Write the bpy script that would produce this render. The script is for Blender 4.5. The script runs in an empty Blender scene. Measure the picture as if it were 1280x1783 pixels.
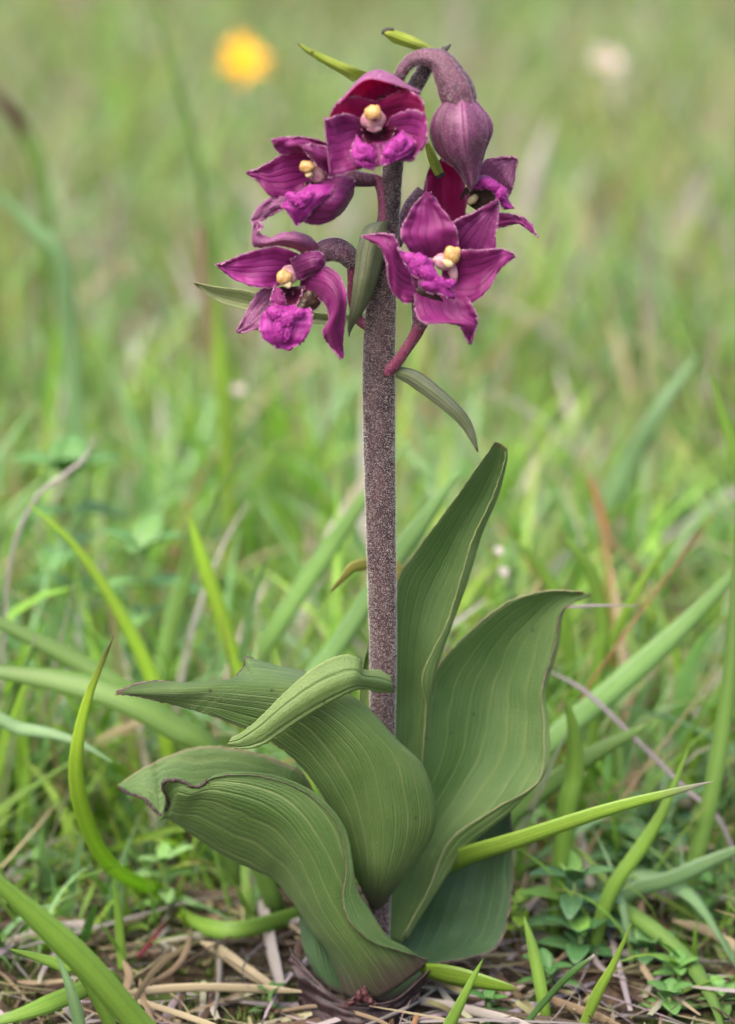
import bpy, math, random
import numpy as np
from mathutils import noise as mnoise, Vector

random.seed(7)
rng = np.random.default_rng(11)
S = 0.01                                   # the plant is measured in centimetres, the scene is in metres
SC = bpy.context.scene
COL = SC.collection

# ------------------------------------------------------------------ camera
PITCH = math.radians(15.0)
REACH = 50.0                               # cm from the lens to the stem
TH = 8.915 / REACH
CAM = np.array([0.0, -REACH * math.cos(PITCH), 22.14])
cd = bpy.data.cameras.new('camera')
cam = bpy.data.objects.new('camera', cd)
COL.objects.link(cam)
cam.location = CAM * S
cam.rotation_euler = (math.radians(90) - PITCH, 0, 0)
cd.sensor_fit = 'VERTICAL'
cd.sensor_height = 24
cd.sensor_width = 36
cd.lens = 12 / TH
cd.clip_start = 0.01
cd.clip_end = 2000
cd.dof.use_dof = True
cd.dof.focus_distance = 0.494
cd.dof.aperture_fstop = 7.4
SC.camera = cam

# ------------------------------------------------------------------ sky, sun, exposure
SUN_EL, SUN_AZ = math.radians(58), math.radians(215)      # azimuth clockwise from +Y: high, over the photographer's shoulder
w = bpy.data.worlds.new('World')
SC.world = w
w.use_nodes = True
nt = w.node_tree
bg = nt.nodes['Background']
sky = nt.nodes.new('ShaderNodeTexSky')
sky.sky_type = 'NISHITA'
sky.sun_disc = False
sky.sun_elevation = SUN_EL
sky.sun_rotation = SUN_AZ
sky.dust_density = 6.0
sky.air_density = 1.0
sky.ozone_density = 0.6
nt.links.new(sky.outputs[0], bg.inputs[0])
bg.inputs[1].default_value = 0.15
sd = bpy.data.lights.new('sun', 'SUN')
sd.energy = 0.8
sd.angle = math.radians(50)
sd.color = (1.0, 0.95, 0.87)
sun = bpy.data.objects.new('sun', sd)
COL.objects.link(sun)
sdir = Vector((math.sin(SUN_AZ) * math.cos(SUN_EL), math.cos(SUN_AZ) * math.cos(SUN_EL), math.sin(SUN_EL)))
sun.rotation_euler = sdir.to_track_quat('Z', 'Y').to_euler()
sun.location = sdir * 3
vs = SC.view_settings
vs.view_transform = 'Standard'
vs.look = 'None'
vs.gamma = 1
vs.use_curve_mapping = False
vs.exposure = 1.62
SC.render.engine = 'CYCLES'
SC.cycles.use_denoising = True
try:
    SC.cycles.denoiser = 'OPENIMAGEDENOISE'
except Exception:
    pass
SC.cycles.max_bounces = 5
SC.cycles.diffuse_bounces = 4
SC.cycles.glossy_bounces = 2
SC.cycles.use_adaptive_sampling = True
SC.cycles.adaptive_threshold = 0.02
SC.cycles.transmission_bounces = 4
SC.cycles.transparent_max_bounces = 8
SC.cycles.sample_clamp_indirect = 8


# ------------------------------------------------------------------ measuring
def P(q):
    """(picture x, picture y, cm behind the stem) -> a point in the meadow, cm."""
    q = np.asarray(q, float)
    x = (q[..., 0] - 640) / 891.5 * TH
    y = -(q[..., 1] - 891.5) / 891.5 * TH
    c, s = math.cos(PITCH), math.sin(PITCH)
    d = np.stack([x, c + y * s, -s + y * c], -1)
    t = (q[..., 2] - CAM[1]) / d[..., 1]
    return CAM + d * t[..., None]


def on_ground(x, y, h=0.0):
    """A picture place that lies h cm above the soil -> (x, y, depth)."""
    yy = -(y - 891.5) / 891.5 * TH
    c, s = math.cos(PITCH), math.sin(PITCH)
    t = (CAM[2] - h) / (s - yy * c)
    return (x, y, CAM[1] + t * (c + yy * s))


def crom(p, n):
    """Catmull-Rom through the rows of p (axis 0), n samples."""
    p = np.asarray(p, float)
    m = len(p)
    if m == 2:
        t = np.linspace(0, 1, n).reshape((-1,) + (1,) * (p.ndim - 1))
        return p[0] * (1 - t) + p[1] * t
    e = np.concatenate([[2 * p[0] - p[1]], p, [2 * p[-1] - p[-2]]])
    t = np.linspace(0, m - 1, n)
    i = np.minimum(t.astype(int), m - 2)
    f = (t - i).reshape((-1,) + (1,) * (p.ndim - 1))
    a, b, c, d = e[i], e[i + 1], e[i + 2], e[i + 3]
    return 0.5 * (2 * b + (c - a) * f + (2 * a - 5 * b + 4 * c - d) * f ** 2 + (3 * b - a - 3 * c + d) * f ** 3)


def grid_faces(nv, nu, wrap=False):
    i = np.arange(nv - 1)[:, None]
    j = np.arange(nu if wrap else nu - 1)[None, :]
    k = (j + 1) % nu
    return np.stack([i * nu + j + 0 * k, i * nu + k, (i + 1) * nu + k, (i + 1) * nu + j + 0 * k], -1).reshape(-1, 4)


# ------------------------------------------------------------------ objects
def prop(o, label=None, category=None, group=None, kind=None):
    for k, v in (('label', label), ('category', category), ('group', group), ('kind', kind)):
        if v:
            o[k] = v
    return o


def mesh(name, v, f, mats, parent=None, st=None, col=None, smooth=True, base=None):
    """One mesh object from points in cm; its origin is at base (cm)."""
    v = np.asarray(v, float).reshape(-1, 3)
    if base is None:
        lo, hi = v.min(0), v.max(0)
        base = np.array([(lo[0] + hi[0]) / 2, (lo[1] + hi[1]) / 2, lo[2]])
    base = np.asarray(base, float)
    me = bpy.data.meshes.new(name)
    f = np.asarray(f)
    vv = ((v - base) * S).astype(np.float32)
    me.vertices.add(len(vv))
    me.vertices.foreach_set('co', vv.ravel())
    k = f.shape[1]
    me.loops.add(f.size)
    me.loops.foreach_set('vertex_index', f.astype(np.int32).ravel())
    me.polygons.add(len(f))
    me.polygons.foreach_set('loop_start', np.arange(0, f.size, k, dtype=np.int32))
    try:
        me.polygons.foreach_set('loop_total', np.full(len(f), k, dtype=np.int32))
    except Exception:
        pass
    me.polygons.foreach_set('use_smooth', np.full(len(f), smooth))
    if st is not None:
        a = me.attributes.new('st', 'FLOAT_VECTOR', 'POINT')
        s3 = np.zeros((len(vv), 3), np.float32)
        s3[:, :2] = np.asarray(st).reshape(-1, 2)
        a.data.foreach_set('vector', s3.ravel())
    if col is not None:
        a = me.attributes.new('col', 'FLOAT_COLOR', 'POINT')
        c4 = np.ones((len(vv), 4), np.float32)
        c4[:, :3] = np.asarray(col).reshape(-1, 3)
        a.data.foreach_set('color', c4.ravel())
    me.update()
    me.validate()
    for m in (mats if isinstance(mats, (list, tuple)) else [mats]):
        me.materials.append(m)
    o = bpy.data.objects.new(name, me)
    COL.objects.link(o)
    if parent is not None:
        o.parent = parent
        wl = world_loc(parent)
        o.location = Vector(base * S) - wl
    else:
        o.location = base * S
    return o


def world_loc(o):
    l = Vector((0, 0, 0))
    while o is not None:
        l = l + o.location
        o = o.parent
    return l


def holder(name, at, parent=None):
    o = bpy.data.objects.new(name, None)
    COL.objects.link(o)
    o.empty_display_size = 0.01
    o.parent = parent
    o.location = Vector(np.array(at) * S) - (world_loc(parent) if parent else Vector((0, 0, 0)))
    return o


# ------------------------------------------------------------------ materials
def N(nt, t, ins=None, **kw):
    n = nt.nodes.new('ShaderNode' + t)
    for k, v in kw.items():
        setattr(n, k, v)
    for k, v in (ins or {}).items():
        s = n.inputs[k]
        if isinstance(v, bpy.types.NodeSocket):
            nt.links.new(v, s)
        else:
            s.default_value = v
    return n


def M(nt, op, a, b=0.0, c=None, clamp=False):
    n = N(nt, 'Math', {0: a, 1: b}, operation=op, use_clamp=clamp)
    if c is not None:
        if isinstance(c, bpy.types.NodeSocket):
            nt.links.new(c, n.inputs[2])
        else:
            n.inputs[2].default_value = c
    return n.outputs[0]


def mixc(nt, f, a, b, mode='MIX'):
    n = N(nt, 'Mix', data_type='RGBA', blend_type=mode, clamp_factor=True)
    for k, v in ((0, f), (6, a), (7, b)):
        if isinstance(v, bpy.types.NodeSocket):
            nt.links.new(v, n.inputs[k])
        else:
            n.inputs[k].default_value = v if k == 0 else (*v, 1)[:4]
    return n.outputs[2]


def step(nt, x, a, b):
    n = N(nt, 'MapRange', {0: x, 1: a, 2: b, 3: 0.0, 4: 1.0}, interpolation_type='SMOOTHSTEP')
    return n.outputs[0]


def begin(name):
    m = bpy.data.materials.new(name)
    m.use_nodes = True
    m.node_tree.nodes.clear()
    return m, m.node_tree


def finish(nt, col, rough=0.5, spec=0.4, bump=None, trans=0.0, tcol=None, bdist=0.0002, bstr=0.5, sheen=0.0, sheenc=(1, 1, 1), sss=0.0):
    p = N(nt, 'BsdfPrincipled', {'Roughness': rough, 'Specular IOR Level': spec})
    if isinstance(col, bpy.types.NodeSocket):
        nt.links.new(col, p.inputs['Base Color'])
    else:
        p.inputs['Base Color'].default_value = (*col, 1)
    if sheen:
        p.inputs['Sheen Weight'].default_value = sheen
        p.inputs['Sheen Roughness'].default_value = 0.4
        p.inputs['Sheen Tint'].default_value = (*sheenc, 1)
    if sss:
        p.inputs['Subsurface Weight'].default_value = sss
        p.inputs['Subsurface Radius'].default_value = (1, .5, .4)
        p.inputs['Subsurface Scale'].default_value = 0.001
    bn = None
    if bump is not None:
        bn = N(nt, 'Bump', {'Height': bump, 'Distance': bdist, 'Strength': bstr}).outputs[0]
        nt.links.new(bn, p.inputs['Normal'])
    o = N(nt, 'OutputMaterial')
    if trans:
        t = N(nt, 'BsdfTranslucent')
        tc = col if tcol is None else tcol
        if isinstance(tc, bpy.types.NodeSocket):
            nt.links.new(tc, t.inputs[0])
        else:
            t.inputs[0].default_value = (*tc, 1)
        if bn is not None:
            nt.links.new(bn, t.inputs['Normal'])
        mx = N(nt, 'MixShader', {0: trans, 1: p.outputs[0], 2: t.outputs[0]})
        nt.links.new(mx.outputs[0], o.inputs[0])
    else:
        nt.links.new(p.outputs[0], o.inputs[0])


def st_nodes(nt):
    a = N(nt, 'Attribute', attribute_name='st')
    s = N(nt, 'SeparateXYZ', {0: a.outputs['Vector']})
    return a.outputs['Vector'], s.outputs[0], s.outputs[1]


def stretched(nt, u, v, su, sv, detail=3.0, scale=1.0, rough=0.6):
    oi = N(nt, 'ObjectInfo')
    c = N(nt, 'CombineXYZ', {0: M(nt, 'MULTIPLY', u, su), 1: M(nt, 'MULTIPLY', v, sv), 2: M(nt, 'MULTIPLY', oi.outputs['Random'], 37.0)})
    return N(nt, 'TexNoise', {'Vector': c.outputs[0], 'Scale': scale, 'Detail': detail, 'Roughness': rough}).outputs[0]


def objnoise(nt, scale, detail=3.0, rough=0.6):
    g = N(nt, 'NewGeometry')
    return N(nt, 'TexNoise', {'Vector': g.outputs['Position'], 'Scale': scale, 'Detail': detail, 'Roughness': rough}).outputs[0]


def leaf_material(name, dark, light, vein, nveins=13, purple=0.0, trans=0.4, edge=(0.25, 0.19, 0.13), rough=0.42, tipbrown=0.975, bluish=(0.12, 0.2, 0.14), minor=.14, major=.6):
    m, nt = begin(name)
    vec, u, v = st_nodes(nt)
    warp = stretched(nt, u, v, 3, 4, 2)
    uw = M(nt, 'ADD', u, M(nt, 'MULTIPLY', M(nt, 'SUBTRACT', warp, 0.5), 0.11))
    s1 = M(nt, 'SINE', M(nt, 'MULTIPLY', uw, 2 * math.pi * nveins))
    v1 = M(nt, 'POWER', M(nt, 'MULTIPLY_ADD', s1, 0.5, 0.5), 12.0)
    s2 = M(nt, 'SINE', M(nt, 'MULTIPLY', uw, 2 * math.pi * nveins * 4))
    v2 = M(nt, 'POWER', M(nt, 'MULTIPLY_ADD', s2, 0.5, 0.5), 3.0)
    big = objnoise(nt, 110, 3)
    fine = objnoise(nt, 2600, 3, .7)
    fib = stretched(nt, u, v, 90, 5, 3)
    base = mixc(nt, step(nt, big, .3, .72), dark, light)
    base = mixc(nt, M(nt, 'MULTIPLY', step(nt, fib, .4, .75), .35), base, bluish)
    base = mixc(nt, M(nt, 'MULTIPLY', step(nt, fine, .45, .75), .4), base, [c * .62 for c in dark])
    vm = stretched(nt, u, v, 14, 2.5, 2)
    col = mixc(nt, M(nt, 'MULTIPLY', v1, M(nt, 'MULTIPLY_ADD', step(nt, vm, .3, .65), major * .8, major * .2)), base, vein)
    col = mixc(nt, M(nt, 'MULTIPLY', v2, minor), col, vein)
    # dark specks
    g = N(nt, 'NewGeometry')
    vo = N(nt, 'TexVoronoi', {'Vector': g.outputs['Position'], 'Scale': 210.0})
    spk = M(nt, 'MULTIPLY', M(nt, 'LESS_THAN', vo.outputs[0], .075), step(nt, objnoise(nt, 60, 1), .44, .56))
    col = mixc(nt, M(nt, 'MULTIPLY', spk, .75), col, (.03, .022, .012))
    blot = step(nt, objnoise(nt, 330, 4, .7), .70, .78)
    col = mixc(nt, M(nt, 'MULTIPLY', blot, .45), col, (.10, .075, .03))
    # thin tan margin and withered tip
    e = M(nt, 'ABSOLUTE', M(nt, 'SUBTRACT', u, .5))
    en = M(nt, 'ADD', e, M(nt, 'MULTIPLY', stretched(nt, u, v, 6, 60, 2), .012))
    col = mixc(nt, M(nt, 'MULTIPLY', step(nt, en, .494, .504), .7), col, edge)
    tn = M(nt, 'ADD', v, M(nt, 'MULTIPLY', M(nt, 'SUBTRACT', stretched(nt, u, v, 8, 40, 2), .5), .06))
    col = mixc(nt, step(nt, tn, tipbrown, tipbrown + .02), col, (.16, .09, .05))
    if purple:
        pb = step(nt, M(nt, 'ADD', v, M(nt, 'MULTIPLY', M(nt, 'SUBTRACT', fib, .5), .1)), purple, .0)
        col = mixc(nt, M(nt, 'MULTIPLY', pb, .85), col, (.06, .018, .035))
    h = M(nt, 'ADD', M(nt, 'MULTIPLY', v1, -.8 * min(1, major * 1.6)), M(nt, 'MULTIPLY', v2, -2.4 * minor))
    h = M(nt, 'ADD', h, M(nt, 'MULTIPLY', fine, .9))
    tc = mixc(nt, .6, col, (.30, .46, .05))
    finish(nt, col, M(nt, 'MULTIPLY_ADD', big, .25, rough - .08), .36, h, trans, tc, .0003, .8, sheen=.09, sheenc=(.9, 1, .9))
    return m


def petal_material(name, dark, light, vein, nveins=7, trans=0.3, tcol=(.5, .01, .2), dusty=0.0, rough=.5):
    m, nt = begin(name)
    vec, u, v = st_nodes(nt)
    warp = stretched(nt, u, v, 2.5, 2.5, 2)
    uw = M(nt, 'ADD', u, M(nt, 'MULTIPLY', M(nt, 'SUBTRACT', warp, 0.5), 0.10))
    s1 = M(nt, 'SINE', M(nt, 'MULTIPLY', uw, 2 * math.pi * nveins))
    v1 = M(nt, 'POWER', M(nt, 'MULTIPLY_ADD', s1, 0.5, 0.5), 4.0)
    big = stretched(nt, u, v, 2.2, 1.6, 3)
    fib = stretched(nt, u, v, 40, 4, 3)
    fine = objnoise(nt, 4200, 3, .7)
    base = mixc(nt, step(nt, big, .3, .7), dark, light)
    base = mixc(nt, M(nt, 'MULTIPLY', step(nt, fib, .42, .7), .3), base, [c * .6 for c in dark])
    fade = step(nt, v, 1.0, .45)
    vm = stretched(nt, u, v, 9, 2, 2)
    col = mixc(nt, M(nt, 'MULTIPLY', M(nt, 'MULTIPLY', v1, fade), M(nt, 'MULTIPLY_ADD', step(nt, vm, .35, .65), .5, .08)), base, vein)
    col = mixc(nt, M(nt, 'MULTIPLY', step(nt, fine, .5, .8), .25), col, [min(1, c * 1.5 + .03) for c in light])
    if dusty:
        sp = objnoise(nt, 5200, 2, .8)
        col = mixc(nt, M(nt, 'MULTIPLY', step(nt, sp, .5, .68), dusty), col, (.50, .36, .44))
    e = M(nt, 'ABSOLUTE', M(nt, 'SUBTRACT', u, .5))
    en = M(nt, 'ADD', e, M(nt, 'MULTIPLY', M(nt, 'SUBTRACT', stretched(nt, u, v, 6, 30, 2), .5), .05))
    col = mixc(nt, M(nt, 'MULTIPLY', step(nt, en, .455, .5), .45), col, (.34, .12, .25))
    h = M(nt, 'ADD', M(nt, 'MULTIPLY', v1, -.7), M(nt, 'MULTIPLY', fine, .6))
    finish(nt, col, rough, .35, h, trans, tcol, .00018, .5, sheen=.18, sheenc=(1, .7, .9))
    return m


def plain_material(name, c1, c2, scale=900, rough=.5, trans=0.0, tcol=None, sss=0.0, bump=.0002, spec=.4, c3=None, scale3=4000, bstr=.5, sheen=0.0):
    m, nt = begin(name)
    n = objnoise(nt, scale, 4, .65)
    col = mixc(nt, step(nt, n, .32, .68), c1, c2)
    if c3:
        col = mixc(nt, M(nt, 'MULTIPLY', step(nt, objnoise(nt, scale3, 3, .7), .52, .68), .7), col, c3)
    finish(nt, col, rough, spec, n, trans, tcol, bump, bstr, sss=sss, sheen=sheen)
    return m


def grass_material(name, rough=.42, trans=.33, ridges=5, tgain=(.85, 1.0, .45)):
    """Colour of each blade is carried by the blade itself (attribute col)."""
    m, nt = begin(name)
    a = N(nt, 'Attribute', attribute_name='col')
    vec, u, v = st_nodes(nt)
    s1 = M(nt, 'SINE', M(nt, 'MULTIPLY', u, 2 * math.pi * ridges))
    big = objnoise(nt, 140, 3)
    fine = objnoise(nt, 1500, 3, .7)
    col = mixc(nt, M(nt, 'MULTIPLY', step(nt, big, .35, .7), .3), a.outputs['Color'], (.75, .85, .6), 'MULTIPLY')
    col = mixc(nt, M(nt, 'MULTIPLY', step(nt, fine, .5, .75), .3), col, (.62, .66, .6), 'MULTIPLY')
    col = mixc(nt, M(nt, 'MULTIPLY_ADD', s1, .05, .05), col, (.55, .6, .5), 'MULTIPLY')
    tc = mixc(nt, 1.0, col, (tgain[0] * 1.25, tgain[1] * 1.25, tgain[2] * 1.25), 'MULTIPLY')
    h = M(nt, 'ADD', M(nt, 'MULTIPLY', s1, .18), M(nt, 'MULTIPLY', fine, .5))
    finish(nt, col, rough, .4, h, trans, tc, .00012, .5)
    return m


MAT = {}
MAT['leaf'] = leaf_material('orchid_leaf_upper', (.082, .162, .044), (.124, .208, .066), (.22, .29, .095), 10, major=.45, bluish=(.12, .20, .085), minor=.09)
MAT['leaf_fine'] = leaf_material('orchid_leaf_pleated', (.078, .150, .036), (.120, .196, .055), (.24, .30, .11), 13, purple=.07, major=.5, bluish=(.105, .175, .068), minor=.11)
MAT['leaf_basal'] = leaf_material('orchid_leaf_basal', (.036, .088, .028), (.052, .112, .040), (.085, .15, .055), 9, purple=.10, edge=(.10, .045, .06), bluish=(.055, .11, .065), major=.4, minor=.05)  # blue-green lowered further, putting the shade at the foot into the colour
MAT['leaf_pale'] = leaf_material('orchid_leaf_small', (.150, .235, .070), (.205, .295, .100), (.11, .18, .06), 2, edge=(.26, .30, .14), tipbrown=.985, minor=.03, bluish=(.20, .30, .10))
MAT['leaf_back'] = leaf_material('orchid_leaf_under', (.125, .215, .055), (.170, .255, .080), (.20, .28, .10), 11, bluish=(.18, .27, .10), major=.35, minor=.08)
MAT['bract'] = leaf_material('bract_green', (.38, .45, .20), (.50, .55, .30), (.30, .34, .16), 5, edge=(.30, .22, .18), tipbrown=.95, bluish=(.33, .38, .22), trans=.35)
MAT['bract_dusky'] = leaf_material('bract_dusky', (.13, .17, .060), (.25, .28, .16), (.10, .06, .065), 4, edge=(.24, .18, .20), tipbrown=.94, bluish=(.28, .28, .24), major=.7, minor=.2)
MAT['bract_yellow'] = leaf_material('bract_yellow_green', (.42, .54, .03), (.55, .62, .10), (.44, .5, .22), 3, edge=(.3, .27, .14), tipbrown=.93, trans=.5, bluish=(.45, .5, .2))
MAT['petal'] = petal_material('petal_inner', (.118, .006, .074), (.245, .020, .160), (.070, .004, .045))
MAT['petal_pink'] = petal_material('petal_bright', (.185, .010, .125), (.31, .028, .22), (.12, .006, .075))
MAT['petal_red'] = petal_material('petal_crimson', (.20, .008, .080), (.33, .018, .145), (.13, .005, .045), trans=.5, tcol=(.85, .015, .22))
MAT['petal_shaded'] = petal_material('petal_shaded', (.105, .008, .075), (.175, .020, .125), (.05, .004, .03))  # petal colour darkened, with the shade of turned-away petals painted in
MAT['petal_back'] = petal_material('petal_outer', (.15, .034, .110), (.26, .075, .195), (.10, .015, .07), dusty=.5, rough=.6)
MAT['lip'] = petal_material('lip_purple', (.215, .009, .155), (.34, .026, .26), (.13, .005, .09), trans=.25, tcol=(.55, .02, .4))
MAT['boss'] = plain_material('lip_boss', (.21, .007, .145), (.36, .022, .27), 3400, .5, .15, (.5, .02, .35), bump=.0004, sheen=.1, c3=(.42, .05, .33), scale3=5200)
MAT['throat'] = plain_material('lip_cup_maroon', (.035, .004, .014), (.075, .009, .028), 1500, .35)
MAT['olive'] = plain_material('lip_cup_olive', (.022, .014, .008), (.050, .026, .016), 1800, .4)
MAT['cap'] = plain_material('anther_cap_yellow', (.34, .19, .055), (.48, .31, .12), 1500, .4, sss=.3, bump=.0003, c3=(.60, .44, .22), scale3=2600)
MAT['cream'] = plain_material('column_cream', (.38, .30, .15), (.52, .45, .27), 1300, .35, sss=.3, bump=.0003)
MAT['column'] = plain_material('column_pink', (.36, .13, .22), (.52, .33, .30), 1100, .4, sss=.2, bump=.0002)
MAT['pedicel'] = plain_material('pedicel_red', (.10, .008, .038), (.17, .022, .07), 1400, .5, c3=(.34, .2, .23), scale3=5200)
MAT['ovary'] = plain_material('ovary_dusky', (.050, .013, .030), (.11, .030, .062), 900, .6, c3=(.27, .20, .23), scale3=4400)
MAT['bud'] = petal_material('bud_purple', (.070, .009, .042), (.135, .022, .085), (.035, .005, .02), nveins=9, dusty=.25, trans=.05)
MAT['stem'] = plain_material('stem_purple_brown', (.026, .010, .015), (.058, .028, .032), 260, .6, c3=(.10, .085, .075), scale3=2200)
MAT['hair'] = plain_material('plant_hair', (.46, .42, .39), (.64, .60, .56), 500, .6, trans=.3, tcol=(.7, .66, .62))
MAT['margin_tan'] = plain_material('leaf_margin_tan', (.16, .17, .07), (.30, .27, .15), 500, .7)
MAT['margin_green'] = plain_material('leaf_margin_green', (.15, .21, .06), (.27, .31, .12), 600, .7)
MAT['margin_dark'] = plain_material('leaf_margin_dark', (.045, .022, .028), (.15, .095, .085), 600, .7)
MAT['margin_bite'] = plain_material('bite_scar', (.025, .016, .018), (.07, .045, .04), 900, .8)
MAT['margin_petal'] = plain_material('petal_margin', (.24, .06, .17), (.48, .26, .38), 1500, .6)
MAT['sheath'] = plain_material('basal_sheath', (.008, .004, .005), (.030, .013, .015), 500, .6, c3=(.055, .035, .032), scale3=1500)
MAT['scale'] = plain_material('withered_scale', (.035, .010, .014), (.08, .026, .026), 700, .6)
MAT['black'] = plain_material('withered_black', (.012, .010, .009), (.05, .04, .032), 900, .7)
MAT['grass'] = grass_material('grass_fresh', trans=.45)
MAT['herb_stem'] = plain_material('herb_stem', (.12, .2, .05), (.2, .28, .09), 300, .5)
MAT['straw'] = grass_material('grass_dead', rough=.65, trans=.1, ridges=4, tgain=(.9, .75, .5))
MAT['herb'] = grass_material('herb_leaf', rough=.45, trans=.25, ridges=1)
MAT['moss'] = grass_material('moss', rough=.7, trans=.2, ridges=1)
MAT['yellow'] = plain_material('ray_petal_yellow', (.72, .36, .008), (.85, .50, .015), 200, .5, .2, (.9, .5, .01))
MAT['white'] = plain_material('petal_white', (.42, .37, .36), (.55, .50, .49), 200, .5, .2, (.8, .75, .75))


# ------------------------------------------------------------------ builders
def tubemesh(c, r, nu=10, radial=None, squash=None):
    """c: centre line in cm (n,3); r: radii. Angle 0 faces the lens."""
    n = len(c)
    t = np.gradient(c, axis=0)
    t /= np.linalg.norm(t, axis=1)[:, None] + 1e-9
    ref = np.array([0.0, -1.0, 0.15])
    vs_ = []
    prev = None
    for i in range(n):
        a = ref if prev is None else prev
        x = a - t[i] * np.dot(a, t[i])
        x /= np.linalg.norm(x) + 1e-9
        prev = x
        y = np.cross(t[i], x)
        ang = np.arange(nu) / nu * 2 * math.pi
        rr = np.full(nu, r[i])
        if radial is not None:
            rr = rr * radial(ang, i / (n - 1))
        vs_.append(c[i] + np.cos(ang)[:, None] * rr[:, None] * x + np.sin(ang)[:, None] * rr[:, None] * y)
    return np.array(vs_)


def tube(name, pts, mat, parent, n=None, nu=12, radial=None, jitter=0.0, world=False, **kw):
    """pts: (picture x, picture y, depth, radius in picture units)."""
    p = np.array(pts, float)
    n = n or max(8, len(p) * 6)
    q = crom(p, n)
    c = q[:, :3] if world else P(q[:, :3])
    r = np.maximum(q[:, 3], .3) * .01 * (1 if world else 1) * (1 + (0 if world else 1) * q[:, 2] / 48.3)
    v = tubemesh(c, r, nu, radial)
    if jitter:
        for i in range(n):
            for j in range(nu):
                v[i, j] += np.array(mnoise.noise_vector(Vector(v[i, j] * 9))) * jitter
    u = np.tile(np.arange(nu) / nu, (n, 1))
    vv = np.tile(np.linspace(0, 1, n)[:, None], (1, nu))
    f = grid_faces(n, nu, True)
    V = v.reshape(-1, 3)
    ST = np.stack([u, vv], -1).reshape(-1, 2)
    # close the ends
    V = np.concatenate([V, [c[0]], [c[-1]]])
    ST = np.concatenate([ST, [[.5, 0]], [[.5, 1]]])
    j = np.arange(nu)
    k = (j + 1) % nu
    cap0 = np.stack([k, j, np.full(nu, n * nu), np.full(nu, n * nu)], -1)
    cap1 = np.stack([(n - 1) * nu + j, (n - 1) * nu + k, np.full(nu, n * nu + 1), np.full(nu, n * nu + 1)], -1)
    tri = np.concatenate([f[:, [0, 1, 2]], f[:, [0, 2, 3]], cap0[:, :3], cap1[:, :3]])
    o = mesh(name, V, tri, mat, parent, ST, **kw)
    return o, v


def hairs(name, v, parent, per_cm2, length, width, mat='hair', wrap=True, lo=0.0, hi=1.0):
    """Short stiff hairs on a lofted surface v (n,nu,3): one stuff part."""
    n, nu = v.shape[:2]
    vn = np.roll(v, -1, 1) if wrap else v
    du = np.linalg.norm((vn - v)[:, :, :], axis=2)
    dv = np.linalg.norm(np.gradient(v, axis=0), axis=2)
    area = (du * dv)[:-1].ravel()
    cnt = int(area.sum() * per_cm2)
    idx = rng.choice(len(area), cnt, p=area / area.sum())
    i, j = idx // nu, idx % nu
    keep = (i / n >= lo) & (i / n <= hi)
    i, j = i[keep], j[keep]
    cnt = len(i)
    j2 = (j + 1) % nu if wrap else np.minimum(j + 1, nu - 1)
    a, b = rng.random(cnt)[:, None], rng.random(cnt)[:, None]
    p = (v[i, j] * (1 - a) + v[i, j2] * a) * (1 - b) + (v[i + 1, j] * (1 - a) + v[i + 1, j2] * a) * b
    c = v[i].mean(1) if wrap else None
    nor = np.cross(v[i, j2] - v[i, j], v[i + 1, j] - v[i, j])
    nor /= np.linalg.norm(nor, axis=1)[:, None] + 1e-9
    if wrap:
        sg = np.sign(np.sum(nor * (p - c), axis=1))[:, None]
        nor = nor * sg
    d = nor + rng.normal(0, .45, (cnt, 3))
    d /= np.linalg.norm(d, axis=1)[:, None]
    L = length * rng.uniform(.45, 1.25, cnt)[:, None]
    s = np.cross(d, rng.normal(0, 1, (cnt, 3)))
    s /= np.linalg.norm(s, axis=1)[:, None] + 1e-9
    s2 = np.cross(d, s)
    W = width
    V = np.stack([p + s * W, p - .5 * s * W + .87 * s2 * W, p - .5 * s * W - .87 * s2 * W, p + d * L], 1)
    k = np.arange(cnt)[:, None] * 4
    F = np.concatenate([k + [0, 1, 3], k + [1, 2, 3], k + [2, 0, 3]])
    o = mesh(name, V, F, MAT[mat], parent, smooth=False)
    o['kind'] = 'stuff'
    return o


def rows3(rows):
    out = []
    for r in rows:
        if isinstance(r[0], (tuple, list)):
            out.append([list(q) for q in r])
        else:
            lx, ly, rx, ry, dl, dm, dr = r
            out.append([[lx, ly, dl], [(lx + rx) / 2, (ly + ry) / 2, dm], [rx, ry, dr]])
    return np.array(out, float)


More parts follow.
